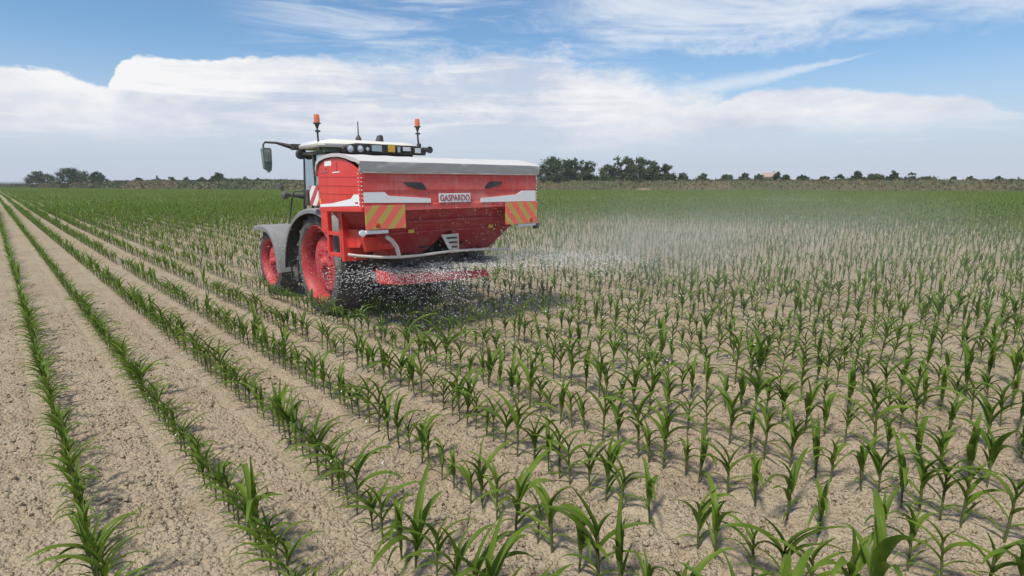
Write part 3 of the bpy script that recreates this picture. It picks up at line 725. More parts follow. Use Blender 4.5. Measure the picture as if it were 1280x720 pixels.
b = MB(); b.tube([(5.2, 10.62, 1.5), (5.2, 10.5, 1.95)], .03); b.lathe([(-.012, .19), (.012, .19), (.012, .165), (-.012, .165)], (5.2, 10.48, 1.98), 2, 24, close=True); b.build('steering_wheel', M['black'], T_, smooth=40)
# roof
def slab(pts, z0, z1, inset, zr):
    bmb = MB(); n = len(pts); cx_ = sum(p[0] for p in pts) / n; cy_ = sum(p[1] for p in pts) / n
    rings = [(1 - .02, z0), (1.0, z0 + .03), (1.0, z1), (1 - inset * .4, z1 + (zr - z1) * .6), (1 - inset, zr - .005), (.5, zr + .012)]
    vs = [(cx_ + (x - cx_) * k, cy_ + (y - cy_) * k, z) for k, z in rings for x, y in pts]
    fs = [tuple(range(n - 1, -1, -1)), tuple((len(rings) - 1) * n + i for i in range(n))]
    for r_ in range(len(rings) - 1):
        for i in range(n): fs.append((r_ * n + i, r_ * n + (i + 1) % n, (r_ + 1) * n + (i + 1) % n, (r_ + 1) * n + i))
    bmb.add(vs, fs); return bmb
roofpts = [(4.22, 9.56), (4.30, 9.46), (4.58, 9.43), (6.0, 9.43), (6.16, 9.50), (6.20, 9.62), (6.12, 10.6), (6.0, 10.86), (5.2, 10.95), (4.45, 10.86), (4.32, 10.62)]
roof = slab(roofpts, 2.885, 2.945, .14, 3.03).build('cab_roof', M['cream'], T_, smooth=35)
b = MB(); b.prism([(4.60, 2.79), (6.26, 2.80), (6.28, 2.90), (6.10, 2.965), (4.84, 2.965), (4.66, 2.93), (4.57, 2.87)], 1, 9.36, 9.46)
lp = b.build('lamp_panel', M['black'], T_, bevel=.012)
b = MB(); b.box(4.30, 4.62, 9.47, 9.55, 2.80, 2.85); b.build('roof_edge', M['greentube'], T_)
def lampr(x, z, r, mat='lamp', y=9.36, name='work_lamp'):
    b = MB(); b.lathe([(.0, r * 1.05), (-.035, r * 1.12), (-.035, r), (-.012, r * .9)], (x, y, z), 1, 20); b.lathe([(.0, r * 1.05), (0, 0)], (x, y - .001, z), 1, 20)
    o = b.build(name, M['black'], lp, smooth=40)
    b = MB(); b.lathe([(-.02, r * .96), (-.032, r * .6), (-.036, 0)], (x, y, z), 1, 20); b.build('lens', M[mat], o, smooth=60); return o
lampr(4.70, 2.868, .068); lampr(4.89, 2.873, .066); lampr(5.03, 2.87, .04)
def lampq(x0, x1, z0, z1, mat, y=9.36):
    b = MB(); b.box(x0 - .01, x1 + .01, y - .035, y + .02, z0 - .01, z1 + .01); o = b.build('work_lamp', M['black'], T_, bevel=.006)
    b = MB(); b.box(x0, x1, y - .045, y - .034, z0, z1); b.build('lens', M[mat], o, bevel=.004)
lampq(5.43, 5.57, 2.83, 2.955, 'yellow'); lampq(5.74, 5.90, 2.86, 2.93, 'lamp'); lampq(6.00, 6.12, 2.83, 2.92, 'lamp')
lampq(5.62, 5.68, 2.83, 2.93, 'glass'); lampq(5.10, 5.30, 2.83, 2.94, 'glass')
b = MB(); b.tube([(6.24, 9.44, 2.94), (6.29, 9.36, 2.93)], .018); b.lathe([(0, .03), (-.10, .062), (-.13, .065), (-.13, 0)], (6.30, 9.40, 2.90), 1, 16); b.build('side_lamp', M['black'], T_, smooth=40)
# beacons, aerials
def beacon(x, y, z0, z1, parent):
    b = MB(); b.tube([(x + .02, y, z0), (x, y, z0 + .12), (x - .005, y, z1 - .20)], [.022, .018, .016]); b.tube([(x - .005, y, z1 - .22), (x - .005, y, z1 - .15)], [.02, .045], 12); b.lathe([(0, .062), (.018, .062), (.018, 0)], (x - .005, y, z1 - .155), 2, 16)
    b.box(x - .035, x + .035, y - .03, y + .03, z1 - .29, z1 - .26); b.box(x - .01, x + .05, y - .03, y + .03, z0 - .04, z0 + .05)
    o = b.build('beacon_lamp', M['black'], parent, smooth=40)
    b = MB(); b.lathe([(-.137, .050), (-.02, .046), (0, .036), (0, 0)], (x - .005, y, z1), 2, 18); b.build('lens', M['orange'], o, smooth=40)
beacon(4.25, 9.60, 2.88, 3.42, T_); beacon(6.25, 9.60, 2.98, 3.49, T_)
b = MB(); b.lathe([(0, .055), (.05, .05), (.10, .02)], (5.01, 9.62, 3.02), 2, 14); b.tube([(5.01, 9.62, 3.10), (5.01, 9.62, 3.36)], [.012, .008], 6); b.build('aerial', M['black'], T_, smooth=40)
b = MB(); b.prism([(5.36, 3.02), (5.48, 3.02), (5.47, 3.12), (5.44, 3.15), (5.41, 3.13)], 1, 9.55, 9.68); b.build('roof_antenna', M['black'], T_, bevel=.01)
# left mirror, arm, lamp, handrail
YM = 10.95
b = MB()
pa = [at(380, 184, 1, 10.75), at(364, 183.5, 1, 10.85), at(345, 178.5, 1, YM), at(331, 177.8, 1, YM), at(329, 181, 1, YM), at(329, 188, 1, YM)]
b.tube(pa, [.03, .045, .022, .018, .018, .018], 8); q = at(373, 184, 1, 10.8); b.box(q.x - .13, q.x + .10, q.y - .05, q.y + .05, q.z - .055, q.z + .055)
mi = b.build('mirror_arm', M['black'], T_, smooth=40)
c1_, c2_ = at(326.5, 184.5, 1, YM), at(340.5, 216, 1, YM)
b = MB(); xm0, xm1, zt, zb = c1_.x, c2_.x, c1_.z, c2_.z
b.prism([(xm0 + .02, zt), (xm1 - .015, zt), (xm1, zt - .03), (xm1 - .005, zb + .16), (xm1 - .02, zb + .05), (xm1 - .07, zb), (xm0 + .10, zb + .02), (xm0 + .02, zb + .08), (xm0 + .015, zb + .18), (xm0, zt - .04)], 1, YM - .045, YM + .06)
mr = b.build('mirror', M['mirror_shell'], mi, bevel=.025, smooth=50)
b = MB(); b.box(xm0 + .03, xm1 - .025, YM - .052, YM - .044, zb + .20, zt - .035); b.build('mirror_glass', paint('mirror_silver', (.30, .34, .30), .12, .9, dust=.1), T_).parent = mi
mg = [o for o in mi.children if o.name.startswith('mirror_glass')][0]; mg.location = (0, 0, 0)
p_ = at(375.5, 193, 1, 10.6); b = MB(); b.ball(p_, .09, 14, (1, .9, 1)); b.lathe([(0, .085), (-.07, .09), (-.075, 0)], (p_.x, p_.y - .02, p_.z), 1, 16); b.tube([p_, p_ + Vector((.10, 0, .10))], .02); b.build('front_lamp', M['black'], T_, smooth=40)
p1, p2, p3 = at(350, 232, 1, 10.75), at(355, 243.5, 1, 10.75), at(380, 245.5, 1, 10.75)
b = MB(); b.tube([p1 + Vector((-.02, 0, .045)), p1 + Vector((.015, 0, -.03)), p1 + Vector((.04, 0, -.05))], [.035, .045, .02], 12); b.tube([p1 + Vector((.03, 0, -.03)), p2], .018)
b.tube([p2 + Vector((-.05, 0, 0)), p2 + Vector((-.02, 0, 0)), p2 + Vector((.06, 0, 0)), p2 + Vector((.10, 0, 0)), p3], [.04, .085, .07, .035, .05], 16); b.build('indicator_lamp', M['body'], T_, smooth=40)
b = MB(); hr = [at(383, 238, 1, 10.6), at(370, 238.5, 1, 10.66), at(366.5, 241, 1, 10.7), at(365, 250, 1, 10.72), at(361.5, 277, 1, 10.75)]
b.tube(hr, .017, 8); b.tube([at(384, 238, 1, 10.4), at(384, 256, 1, 10.4)], .017); b.build('handrail', M['greentube'], T_, smooth=60)
p_ = at(386, 250, 1, 10.1); b = MB(); b.box(4.22, 4.30, 10.12, 10.24, 1.88, 2.14); b.tube([(4.26, 10.2, 2.1), (4.42, 10.2, 2.1)], .02); b.build('rear_light', M['black'], T_, bevel=.02)
# hitch
b = MB()
for x in (4.88, 5.52):
    b.tube([(x, 9.0, .62), (x + (.0), 8.25, .60)], .04, 8); b.tube([(x, 9.0, 1.15), (x, 8.35, 1.25), (x, 8.3, .65)], .035, 8)
b.tube([(5.2, 9.0, 1.2), (5.2, 8.2, 1.45)], .045, 8); b.tube([(5.2, 8.9, .78), (5.2, 8.1, .95)], .06, 10); b.build('three_point_hitch', M['dark'], T_, smooth=40)
b = MB(); b.box(3.90, 3.915, 8.92, 9.26, 1.92, 2.235); b.build('hazard_board', M['redwhite'], T_, label='red and white striped warning board on the left of the tractor')
b = MB(); b.tube([(3.92, 9.1, 2.0), (4.3, 9.2, 1.95), (4.36, 9.5, 1.9)], .015); b.build('board_bracket', M['black'], T_)

# ------------------------------------------------------------------ fertiliser spreader
S_ = thing('fertiliser_spreader', (5.25, 7.5, 0), 'red mounted fertiliser spreader with grey tarpaulin cover carried behind the tractor', 'spreader', rot=(R(-1.6), 0, 0))
S_.location.y -= .06
def wS(o): pass
YB, YFh = 6.92, 8.22; HX0, HX1 = 3.63, 6.88
arch = [(8.22, 1.93), (8.22, 2.46), (8.14, 2.57), (7.95, 2.625), (7.65, 2.64), (7.35, 2.60), (7.12, 2.53), (6.98, 2.45), (YB, 2.40), (YB, 1.93)]
b = MB(); b.prism(arch[::-1], 0, HX0, HX0 + .03); b.prism(arch[::-1], 0, HX1 - .03, HX1)
b.box(HX0 + .03, HX1 - .03, 8.19, 8.22, 1.93, 2.45)
b.box(HX0 - .01, HX0 + .04, YB - .012, YFh, 1.885, 1.945); b.box(HX1 - .04, HX1 + .01, YB - .012, YFh, 1.885, 1.945)
hop = b.build('hopper', M['red'], S_, bevel=.006)
b = MB(); b.prism([(YB + .03, 1.89), (YB + .03, 2.42), (YB, 2.42), (YB - .0, 2.335), (YB - .012, 2.325), (YB - .012, 2.17), (YB, 2.16), (YB, 1.98), (YB - .008, 1.97), (YB - .008, 1.89)], 0, HX0 + .03, HX1 - .03)
rp = b.build('rear_panel', M['red_rear'], S_)
b = MB()
for z0, z1 in ((2.275, 2.235), (2.40, 2.355), (2.16, 2.125)): b.prism([(YB + .02, z1), (YFh - .02, z0), (YFh - .02, z0 - .010), (YB + .02, z1 - .010)], 0, HX0 - .006, HX0)
b.build('side_rib', M['red'], S_)
rv0 = None
for x_, y_ in ((HX0 + .012, YB - .014), (HX0 - .003, YB + .04), (HX1 - .012, YB - .014)):
    for i in range(9):
        if rv0 is None:
            b = MB(); b.ball(tuple(wloc(hop)), .009, 8); rv0 = c = b.build('rivet', M['white'], hop)
        else:
            c = rv0.copy(); C.objects.link(c); c.parent = hop
        c.location = Vector((x_, y_, 1.96 + i * .053)) - wloc(hop)
# windows, swooshes, plate
def plateP(name, pts, y0, y1, mat, parent=rp, bev=0): b = MB(); b.prism(pts, 1, y0, y1); return b.build(name, mat, parent, bevel=bev)
plateP('sight_window', [(4.28, 2.275), (4.55, 2.275), (4.60, 2.255), (4.655, 2.185), (4.64, 2.165), (4.52, 2.175), (4.36, 2.215)], YB - .022, YB - .005, M['black'])
plateP('sight_window', [(6.11, 2.29), (5.86, 2.29), (5.80, 2.265), (5.735, 2.20), (5.75, 2.18), (5.86, 2.19), (6.06, 2.235)], YB - .022, YB - .005, M['black'])
plateP('white_stripe', [(3.665, 2.142), (3.975, 2.142), (4.03, 2.092), (4.72, 2.048), (4.72, 1.985), (3.665, 2.005)][::-1], YB - .018, YB - .002, M['white'])
plateP('white_stripe', [(6.845, 2.142), (6.54, 2.142), (6.42, 2.082), (5.66, 2.034), (5.66, 1.97), (6.845, 1.965)], YB - .018, YB - .002, M['white'])
b = MB(); b.prism([(YB + .05, 2.115), (YB + .19, 2.12), (YB + .28, 2.06), (YB + .9, 2.0), (YFh - .02, 1.99), (YFh - .02, 1.95), (YB + .05, 1.965)], 0, HX0 - .005, HX0 - .0005); b.build('white_stripe', M['white'], hop)
b = MB(); b.box(HX0 - .008, HX0 - .0055, YB + .08, YB + .16, 1.995, 2.015); b.build('small_mark', M['ltred'], hop)
b = MB(); b.box(HX0 - .006, HX0 - .001, 8.16, 8.215, 2.0, 2.07); b.build('side_reflector', M['amberrefl'], hop)
b = MB(); b.box(HX0 - .004, HX0 - .0005, 7.74, 7.96, 2.53, 2.60); b.box(HX0 - .004, HX0 - .0005, 7.50, 7.72, 2.425, 2.44); b.build('white_sticker', M['white'], hop)
for q in ((HX0 - .006, HX0 - .0005, 7.58, 7.61, 2.45, 2.57), (HX0 - .006, HX0 - .0005, 7.85, 8.10, 2.44, 2.475), (HX0 - .012, HX0, 7.92, 7.99, 2.477, 2.50)):
    b = MB(); b.box(*q); b.build('dark_sticker', M['reflred'], hop)

plt = plateP('name_plate', [(4.865, 1.983), (5.445, 1.983), (5.445, 2.115), (4.865, 2.115)], YB - .020, YB - .012, M['white'])
fc = bpy.data.curves.new('lettering', 'FONT'); fc.body = 'GASPARDO'; fc.size = .128; fc.extrude = .002; fc.align_x = 'CENTER'; fc.align_y = 'CENTER'; fc.offset = .0012
tmp = bpy.data.objects.new('tmp', fc); C.objects.link(tmp); bpy.context.view_layer.update()
me = bpy.data.meshes.new_from_object(tmp.evaluated_get(bpy.context.evaluated_depsgraph_get())); bpy.data.objects.remove(tmp)
co = np.array([v.co[:] for v in me.vertices]); wdt = co[:, 0].max() - co[:, 0].min(); hgt = co[:, 1].max() - co[:, 1].min(); k = .545 / wdt; kz = .092 / hgt
c0 = (co.max(0) + co.min(0)) / 2
off = wloc(rp)
for v in me.vertices: v.co = Vector((5.155 + (v.co.x - c0[0]) * k, YB - .0225 - v.co.z, 2.049 + (v.co.y - c0[1]) * kz)) - off
me.materials.clear(); me.materials.append(M['ltred']); lt = bpy.data.objects.new('lettering', me); C.objects.link(lt); lt.parent = plt; lt.location = (0, 0, 0)
# hazard boards and rear lamps
for (x0, x1, z0, z1, mt, xr, lab) in ((3.655, 4.27, 1.645, 1.965, 'board_l', 3.83, 'orange and yellow striped board, stripes rising to the right'), (6.14, 6.85, 1.60, 1.955, 'board_r', 6.70, 'orange and yellow striped board, stripes falling to the right')):
    b = MB(); b.box(x0, x1, YB - .045, YB - .030, z0, z1); hb = b.build('hazard_board', M[mt], S_, bevel=.003, label=lab)
    b = MB(); b.lathe([(0, .034), (-.014, .030), (-.018, 0)], (xr, YB - .046, z0 + .055), 1, 18); b.build('red_reflector', M['reflred'], hb, smooth=40)
    b = MB(); b.box(x0 + .05, x0 + .10, YB - .03, YB + .04, z0 + .05, z1 - .02); b.box(x1 - .10, x1 - .05, YB - .03, YB + .04, z0 + .05, z1 - .02); b.build('bracket', M['red_shaded'], hb)
b = MB(); b.box(3.66, 4.0, YB - .03, YB + .03, 1.585, 1.635); lb = b.build('light_bar', M['white'], S_, bevel=.01)
b = MB(); b.lathe([(0, .035), (-.03, .045), (-.05, .045), (-.055, 0)], (3.60, YB - .0, 1.605), 1, 16); b.build('marker_lamp', M['lamp'], lb, smooth=40)
b = MB(); b.box(6.42, 6.86, YB - .03, YB + .03, 1.555, 1.592); lb = b.build('light_bar', M['white'], S_, bevel=.01)
b = MB(); b.box(6.83, 6.90, YB - .04, YB + .05, 1.50, 1.592); b.build('marker_lamp', M['black'], lb, bevel=.01)
# tarpaulin
tp = [(YB - .016, 2.385), (YB - .030, 2.425), (YB - .044, 2.475), (YB - .056, 2.52), (YB - .060, 2.545), (YB + .02, 2.578), (YB + .16, 2.604), (YB + .32, 2.645), (YB + .52, 2.678), (YB + .74, 2.690), (YB + .98, 2.682), (YB + 1.16, 2.655), (YB + 1.28, 2.60), (YFh + .02, 2.50), (YFh + .025, 2.40)]
NXs = 170; vs = []
for i in range(NXs + 1):
    u = i / NXs; x = HX0 - .025 + (HX1 - HX0 + .05) * u
    for j, (y, z) in enumerate(tp):
        hang = max(0, 1 - j / 5)
        wr = .030 * (float(fbm(np.array(x * 1.0 + z * 3.0 * (1 if u > .5 else -1)), np.array(z * 1.5), 5.0, 3, 21)) - .5) * 2 * (1 if j not in (0, 4) else .4)
        sag = .018 * math.sin(u * math.pi * 9) ** 2 * (1 if j > 5 else 0) * -1 * (.5 + .5 * math.sin(j))
        droop = -.012 * math.sin(math.pi * u) if j > 4 else 0
        vs.append((x, y - .010 * hang + wr * hang * (1 if j < 4 else .5), z + sag * .35 + droop + (.012 * float(fbm(np.array(x), np.array(0.), 4.0, 2, 5)) if j == 0 else 0)))
mj = len(tp); fs = [(i * mj + j, (i + 1) * mj + j, (i + 1) * mj + j + 1, i * mj + j + 1) for i in range(NXs) for j in range(mj - 1)]
b = MB(); b.add(vs, fs); tarp = b.build('tarpaulin', M['tarp'], S_, smooth=60); so = tarp.modifiers.new('thick', 'SOLIDIFY'); so.thickness = .006; so.offset = -1
for x in (HX0 - .025, HX1 + .025):
    b = MB()
    out = [(y, z + .004) for y, z in tp[3:-1]]; inn = [(y * .985 + 7.55 * .015, z - .045) for y, z in tp[3:-1]]
    pts = out + inn[::-1]; n = len(out)
    for i in range(n - 1): b.hexa([(x - .004, *out[i]), (x - .004, *out[i + 1]), (x - .004, *inn[i + 1]), (x - .004, *inn[i])], [(x + .004, *out[i]), (x + .004, *out[i + 1]), (x + .004, *inn[i + 1]), (x + .004, *inn[i])])
    b.build('hem', M['tarp'], tarp)
b = MB(); b.tube([(HX0 + .02, YB - .026, 2.402), (HX1 - .02, YB - .026, 2.402)], .012, 8); b.build('cover_rail', M['tube'], S_)
# funnels below
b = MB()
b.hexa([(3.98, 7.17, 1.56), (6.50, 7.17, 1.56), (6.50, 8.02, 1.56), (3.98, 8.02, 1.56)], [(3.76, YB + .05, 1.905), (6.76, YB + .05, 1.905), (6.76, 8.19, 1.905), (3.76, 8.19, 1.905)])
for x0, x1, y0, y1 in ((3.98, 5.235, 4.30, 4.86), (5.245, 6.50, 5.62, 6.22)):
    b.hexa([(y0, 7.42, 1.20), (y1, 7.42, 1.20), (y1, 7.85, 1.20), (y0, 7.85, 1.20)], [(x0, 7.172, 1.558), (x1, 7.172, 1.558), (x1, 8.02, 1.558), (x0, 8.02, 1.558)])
b.build('hopper_funnels', M['red_shaded'], S_, bevel=.008)
b = MB(); b.box(3.98, 6.5, 7.145, 7.17, 1.548, 1.572); b.prism([(7.05, 1.70), (7.06, 1.72), (7.03, 1.73), (7.02, 1.705)], 0, 4.3, 6.1); b.build('funnel_rib', M['red_shaded'], S_)
for x in (4.46, 5.98): b = MB(); b.box(x, x + .10, 7.128, 7.144, 1.55, 1.60); b.build('yellow_reflector', M['yelrefl'], S_)
b = MB(); b.box(4.02, 4.30, 7.9, 7.94, 1.2, 1.9); b.box(3.85, 6.45, 7.95, 8.12, 1.02, 1.16); b.box(3.9, 4.0, 7.95, 8.15, 1.0, 1.9); b.box(6.35, 6.45, 7.95, 8.15, 1.0, 1.9); b.box(4.6, 5.8, 7.45, 8.0, 1.03, 1.15); b.box(4.55, 5.95, 7.86, 7.93, 1.10, 1.60); b.box(4.45, 4.70, 7.35, 7.75, 1.08, 1.2); b.box(5.75, 6.05, 7.35, 7.75, 1.08, 1.2)  # thin upright box added behind the funnels to darken their valley
b.build('underframe', M['dark'], S_, bevel=.008)
# step frame at the left
b = MB(); fx = 3.80
def bar(p, q, t=.032): b.tube([p, q], t, 4)
for y, z0, z1 in ((8.36, 1.20, 1.90), (7.93, 1.20, 1.90)): b.box(fx - .02, fx + .05, y - .035, y + .035, z0, z1)
for z in (1.20, 1.52): b.box(fx - .018, fx + .048, 7.93, 8.36, z, z + .055)
b.box(fx - .02, fx + .35, 7.84, 7.92, 1.14, 1.93); b.box(fx + .0, fx + .05, 8.42, 8.60, 1.55, 1.88)
b.build('step_frame', M['red'], S_, bevel=.006)
b = MB(); b.prism([(7.35, 1.62), (7.35, 1.50), (7.5, 1.36), (7.86, 1.34), (7.86, 1.62)], 0, 3.86, 3.92); b.hexa([(3.86, 7.28, 1.33), (4.30, 7.28, 1.33), (4.30, 7.36, 1.30), (3.86, 7.36, 1.30)], [(3.80, 7.26, 1.52), (4.36, 7.26, 1.52), (4.36, 7.34, 1.52), (3.80, 7.34, 1.52)])
b.build('side_channel', M['red'], S_, bevel=.006)
for hp in ([(4.45, 7.9, 1.55), (4.55, 7.5, 1.35), (4.9, 7.25, 1.30), (5.1, 7.4, 1.12)], [(5.55, 7.9, 1.5), (5.6, 7.3, 1.34), (5.35, 7.2, 1.25), (5.3, 7.45, 1.1)], [(6.2, 7.9, 1.5), (6.35, 7.4, 1.3), (6.1, 7.3, 1.15)]):
    b = MB(); b.tube(hp, .013, 6); b.build('hose', M['black'], S_, smooth=60)

for x in (4.62, 5.86):
    b = MB(); b.lathe([(0, .12), (.0, .16), (.12, .16), (.16, .10), (.16, 0)], (x, 7.40, 1.06), 2, 20); b.build('gearbox', M['dark'], S_, smooth=40)
# centre ladder bracket
b = MB(); plate = [(5.00, 1.495), (5.33, 1.50), (5.33, 1.205), (5.17, 1.205)]; b.prism(plate[::-1], 1, 7.075, 7.09); br = b.build('ladder_bracket', M['tube'], S_, bevel=.004)
b = MB()
for z, x0 in ((1.455, 5.09), (1.385, 5.13), (1.315, 5.18)): b.prism([(x0, z), (5.29, z), (5.29, z - .03), (x0 + .02, z - .03)], 1, 7.062, 7.0745)
b.build('slots', M['black'], br)
# guard tube
b = MB()
gt = [(3.50, 7.14, 1.315), (3.62, 7.09, 1.29), (3.95, 7.05, 1.245), (4.25, 7.03, 1.225), (4.6, 7.03, 1.222), (5.1, 7.06, 1.235), (5.6, 7.08, 1.225), (6.1, 7.10, 1.19), (6.42, 7.12, 1.165)]
b.tube(gt, .021, 10); b.tube([(4.05, 7.06, 1.53), (4.13, 7.05, 1.47), (4.20, 7.04, 1.37), (4.23, 7.03, 1.22)], [.03, .034, .034, .032], 8)
b.tube([(6.42, 7.12, 1.165), (6.40, 7.12, 1.24), (6.32, 7.12, 1.38), (6.26, 7.14, 1.50)], .016, 8); b.build('guard_tube', M['tube'], S_, smooth=60)
# spinning discs, at rest
for x in (4.62, 5.86):
    b = MB(); b.lathe([(0, .03), (0, .36), (.02, .40), (.028, .40), (.012, .35), (.03, .10), (.07, .06), (.07, 0)], (x, 7.36, 1.00), 2, 40); d_ = b.build('spreading_disc', M['steel'], S_, smooth=40)
    for a in (.5, 2.1, 3.64, 5.2):
        b = MB(); u = Vector((math.cos(a), math.sin(a), 0)); v = Vector((-u.y, u.x, 0)); c = Vector((x, 7.36, 1.03))
        b.hexa([tuple(c + u * .07 - v * .006), tuple(c + u * .39 - v * .006), tuple(c + u * .39 + v * .006), tuple(c + u * .07 + v * .006)], [tuple(c + u * .07 - v * .006 + Vector((0, 0, .055))), tuple(c + u * .39 - v * .006 + Vector((0, 0, .055))), tuple(c + u * .39 + v * .03 + Vector((0, 0, .055))), tuple(c + u * .07 + v * .03 + Vector((0, 0, .055)))])
        b.build('vane', M['steel'], d_)
# lower deflector bar
b = MB(); b.hexa([(4.02, 7.20, .84), (4.33, 7.17, .79), (4.36, 7.40, .79), (4.05, 7.42, .84)], [(4.00, 7.26, 1.03), (4.30, 7.20, .965), (4.36, 7.42, .965), (4.05, 7.44, 1.03)]); b.hexa([(4.335, 7.19, .79), (6.15, 7.30, .72), (6.15, 7.42, .72), (4.365, 7.40, .79)], [(4.305, 7.25, .955), (6.10, 7.36, .83), (6.10, 7.44, .83), (4.365, 7.42, .955)])
b.build('deflector', M['red'], S_, bevel=.012)
b = MB(); b.tube([(4.6, 7.5, 1.05), (4.6, 7.4, .9)], .025); b.tube([(5.7, 7.5, 1.05), (5.7, 7.42, .8)], .025); b.build('deflector_arm', M['dark'], S_)

# ------------------------------------------------------------------ flying granules
def granules(P, Dv, size, elong):
    n = len(P); O = np.array([(1, 0, 0), (-1, 0, 0), (0, 1, 0), (0, -1, 0), (0, 0, 1), (0, 0, -1)], float)
    OF = np.array([(0, 2, 4), (2, 1, 4), (1, 3, 4), (3, 0, 4), (2, 0, 5), (1, 2, 5), (3, 1, 5), (0, 3, 5)])
    Dv = Dv / np.linalg.norm(Dv, axis=1, keepdims=True); up = np.array([0, 0, 1.0]); sd = np.cross(Dv, up); sd /= np.linalg.norm(sd, axis=1, keepdims=True) + 1e-9; nn = np.cross(sd, Dv)
    V = (O[None, :, 0, None] * (Dv * (size * elong)[:, None])[:, None] + O[None, :, 1, None] * (sd * size[:, None])[:, None] + O[None, :, 2, None] * (nn * size[:, None])[:, None]) + P[:, None]
    return V.reshape(-1, 3), (OF[None] + (np.arange(n) * 6)[:, None, None]).reshape(-1, 3)
def gmat():
    m, T, p = new_mat('white_granule'); p.inputs['Base Color'].default_value = (.86, .87, .90, 1); p.inputs['Roughness'].default_value = .35; return m
M['gran'] = gmat()
Ps, Ds, Sz, Eg = [], [], [], []
def emit(n, cx, a0, a1, r0, r1, rp_, v, zspread, sz0, sz1, z0=1.03):
    a = rng.uniform(R(a0), R(a1), n); r = r0 + (r1 - r0) * rng.random(n) ** rp_; t = r / v
    el_ = rng.normal(0, zspread, n)
    P = np.stack([cx + r * np.cos(a), 7.36 + r * np.sin(a), z0 + r * el_ - 4.9 * t * t + rng.normal(0, .02, n)], -1)
    Dn = np.stack([np.cos(a), np.sin(a), el_ - 9.8 * t / v], -1); ok = P[:, 2] > .02
    s = sz0 + (sz1 - sz0) * rng.random(n) ** 2.5
    Ps.append(P[ok]); Ds.append(Dn[ok]); Sz.append(s[ok]); Eg.append(rng.uniform(1.5, 4.5, ok.sum()))
emit(4200, 5.86, -28, 38, .38, 3.4, 1.0, 18, .014, .0022, .0052)
emit(3000, 4.62, -32, 10, .38, 3.6, 1.0, 18, .014, .0022, .0050)
emit(1000, 4.62, -175, -60, .38, 1.2, 1.0, 12, .03, .0022, .0050)
emit(2200, 4.62, -200, -60, .35, 1.3, 1.0, 9, .10, .0022, .005)
emit(2600, 5.86, -35, 45, .8, 20, 1.0, 28, .018, .0026, .0056)
emit(4500, 5.86, -38, 45, 2.0, 24, .9, 30, .022, .0020, .0036)
emit(900, 4.62, -150, -20, .8, 5, 1.2, 20, .05, .0022, .005)
# bouncing and falling ones round the machine and over the crop
def cloud_of(n, lo, hi, s0, s1, dirv):
    P = rng.uniform(lo, hi, (n, 3)); Ps.append(P); Ds.append(np.array(dirv) + rng.normal(0, .35, (n, 3))); Sz.append(s0 + (s1 - s0) * rng.random(n) ** 2.5); Eg.append(rng.uniform(1.0, 2.6, n))
cloud_of(850, (3.8, 6.5, .10), (6.6, 7.3, 1.0), .0022, .0052, (-.5, -.3, -.8))
cloud_of(500, (4.2, 6.2, 1.0), (6.9, 6.85, 2.0), .002, .0042, (.3, -.3, .5))
cloud_of(1100, (3.4, 5.0, .05), (9.0, 7.0, .95), .0022, .0052, (.2, -.4, -.9))
cloud_of(40, (2.0, 7.0, .5), (9.0, 18.0, 2.6), .003, .006, (-.8, -.4, -.2))
cloud_of(420, (7.0, 4.5, .1), (22.0, 14.0, 1.2), .003, .007, (.9, .1, -.3))
cloud_of(260, (3.6, 8.4, .2), (4.02, 12.5, 1.6), .003, .0055, (-.8, .1, -.1))
P = np.concatenate(Ps); Dv = np.concatenate(Ds); s_ = np.concatenate(Sz); e_ = np.concatenate(Eg)
inside = ((P[:, 0] > 4.05) & (P[:, 0] < 6.4) & (P[:, 1] > 7.9) & (P[:, 1] < 13)) | (np.hypot(P[:, 0], P[:, 1]) < 2.4)
P, Dv, s_, e_ = P[~inside], Dv[~inside], s_[~inside], e_[~inside]
V, Fq = granules(P, Dv, s_, e_)
me = np_mesh('fertiliser_granules', V, Fq, M['gran']); o = bpy.data.objects.new('fertiliser_granules', me); C.objects.link(o); tag(o, 'white fertiliser granules flying out from the spreader over the crop', 'granules', kind='stuff')

# dust drifting from the spreader
def dust(name, loc, size, dens, col, label, p=1.6):
    b = MB(); b.ball((0, 0, 0), 1.0, 20)
    o = b.build(name, [], None); o.location = loc; o.scale = size
    m = bpy.data.materials.new(name); m.use_nodes = True; T = NT(m.node_tree); T.n.clear(); out = T.n.new('ShaderNodeOutputMaterial')
    t = T.n.new('ShaderNodeTexCoord'); ln = T.node('ShaderNodeVectorMath', 1, _props={'operation': 'LENGTH'}, i0=t.outputs['Object'])
    g = T.n.new('ShaderNodeNewGeometry'); nz = T.noise(g.outputs['Position'], .9, 3, .55)
    f = T.m('MULTIPLY', T.m('POWER', T.m('SUBTRACT', 1.0, ln, clamp=True), p), T.ss(nz, .30, .65, .25, 1.0))
    v = T.n.new('ShaderNodeVolumePrincipled'); v.inputs['Color'].default_value = (*col, 1); v.inputs['Anisotropy'].default_value = .2; T.l.new(T.m('MULTIPLY', f, dens), v.inputs['Density']); T.l.new(v.outputs[0], out.inputs['Volume'])
    o.data.materials.clear(); o.data.materials.append(m); tag(o, label, 'dust', kind='stuff'); return o
dust('dust_cloud', (10.2, 6.8, 1.0), (3.8, 2.4, .85), .27, (.95, .92, .86), 'pale dust spreading to the right behind the spreader')
dust('drifting_dust', (15.5, 7.5, .9), (15.0, 8.5, 1.5), .055, (.95, .91, .84), 'thin veil of dust drifting over the maize right of the machine', 1.0)

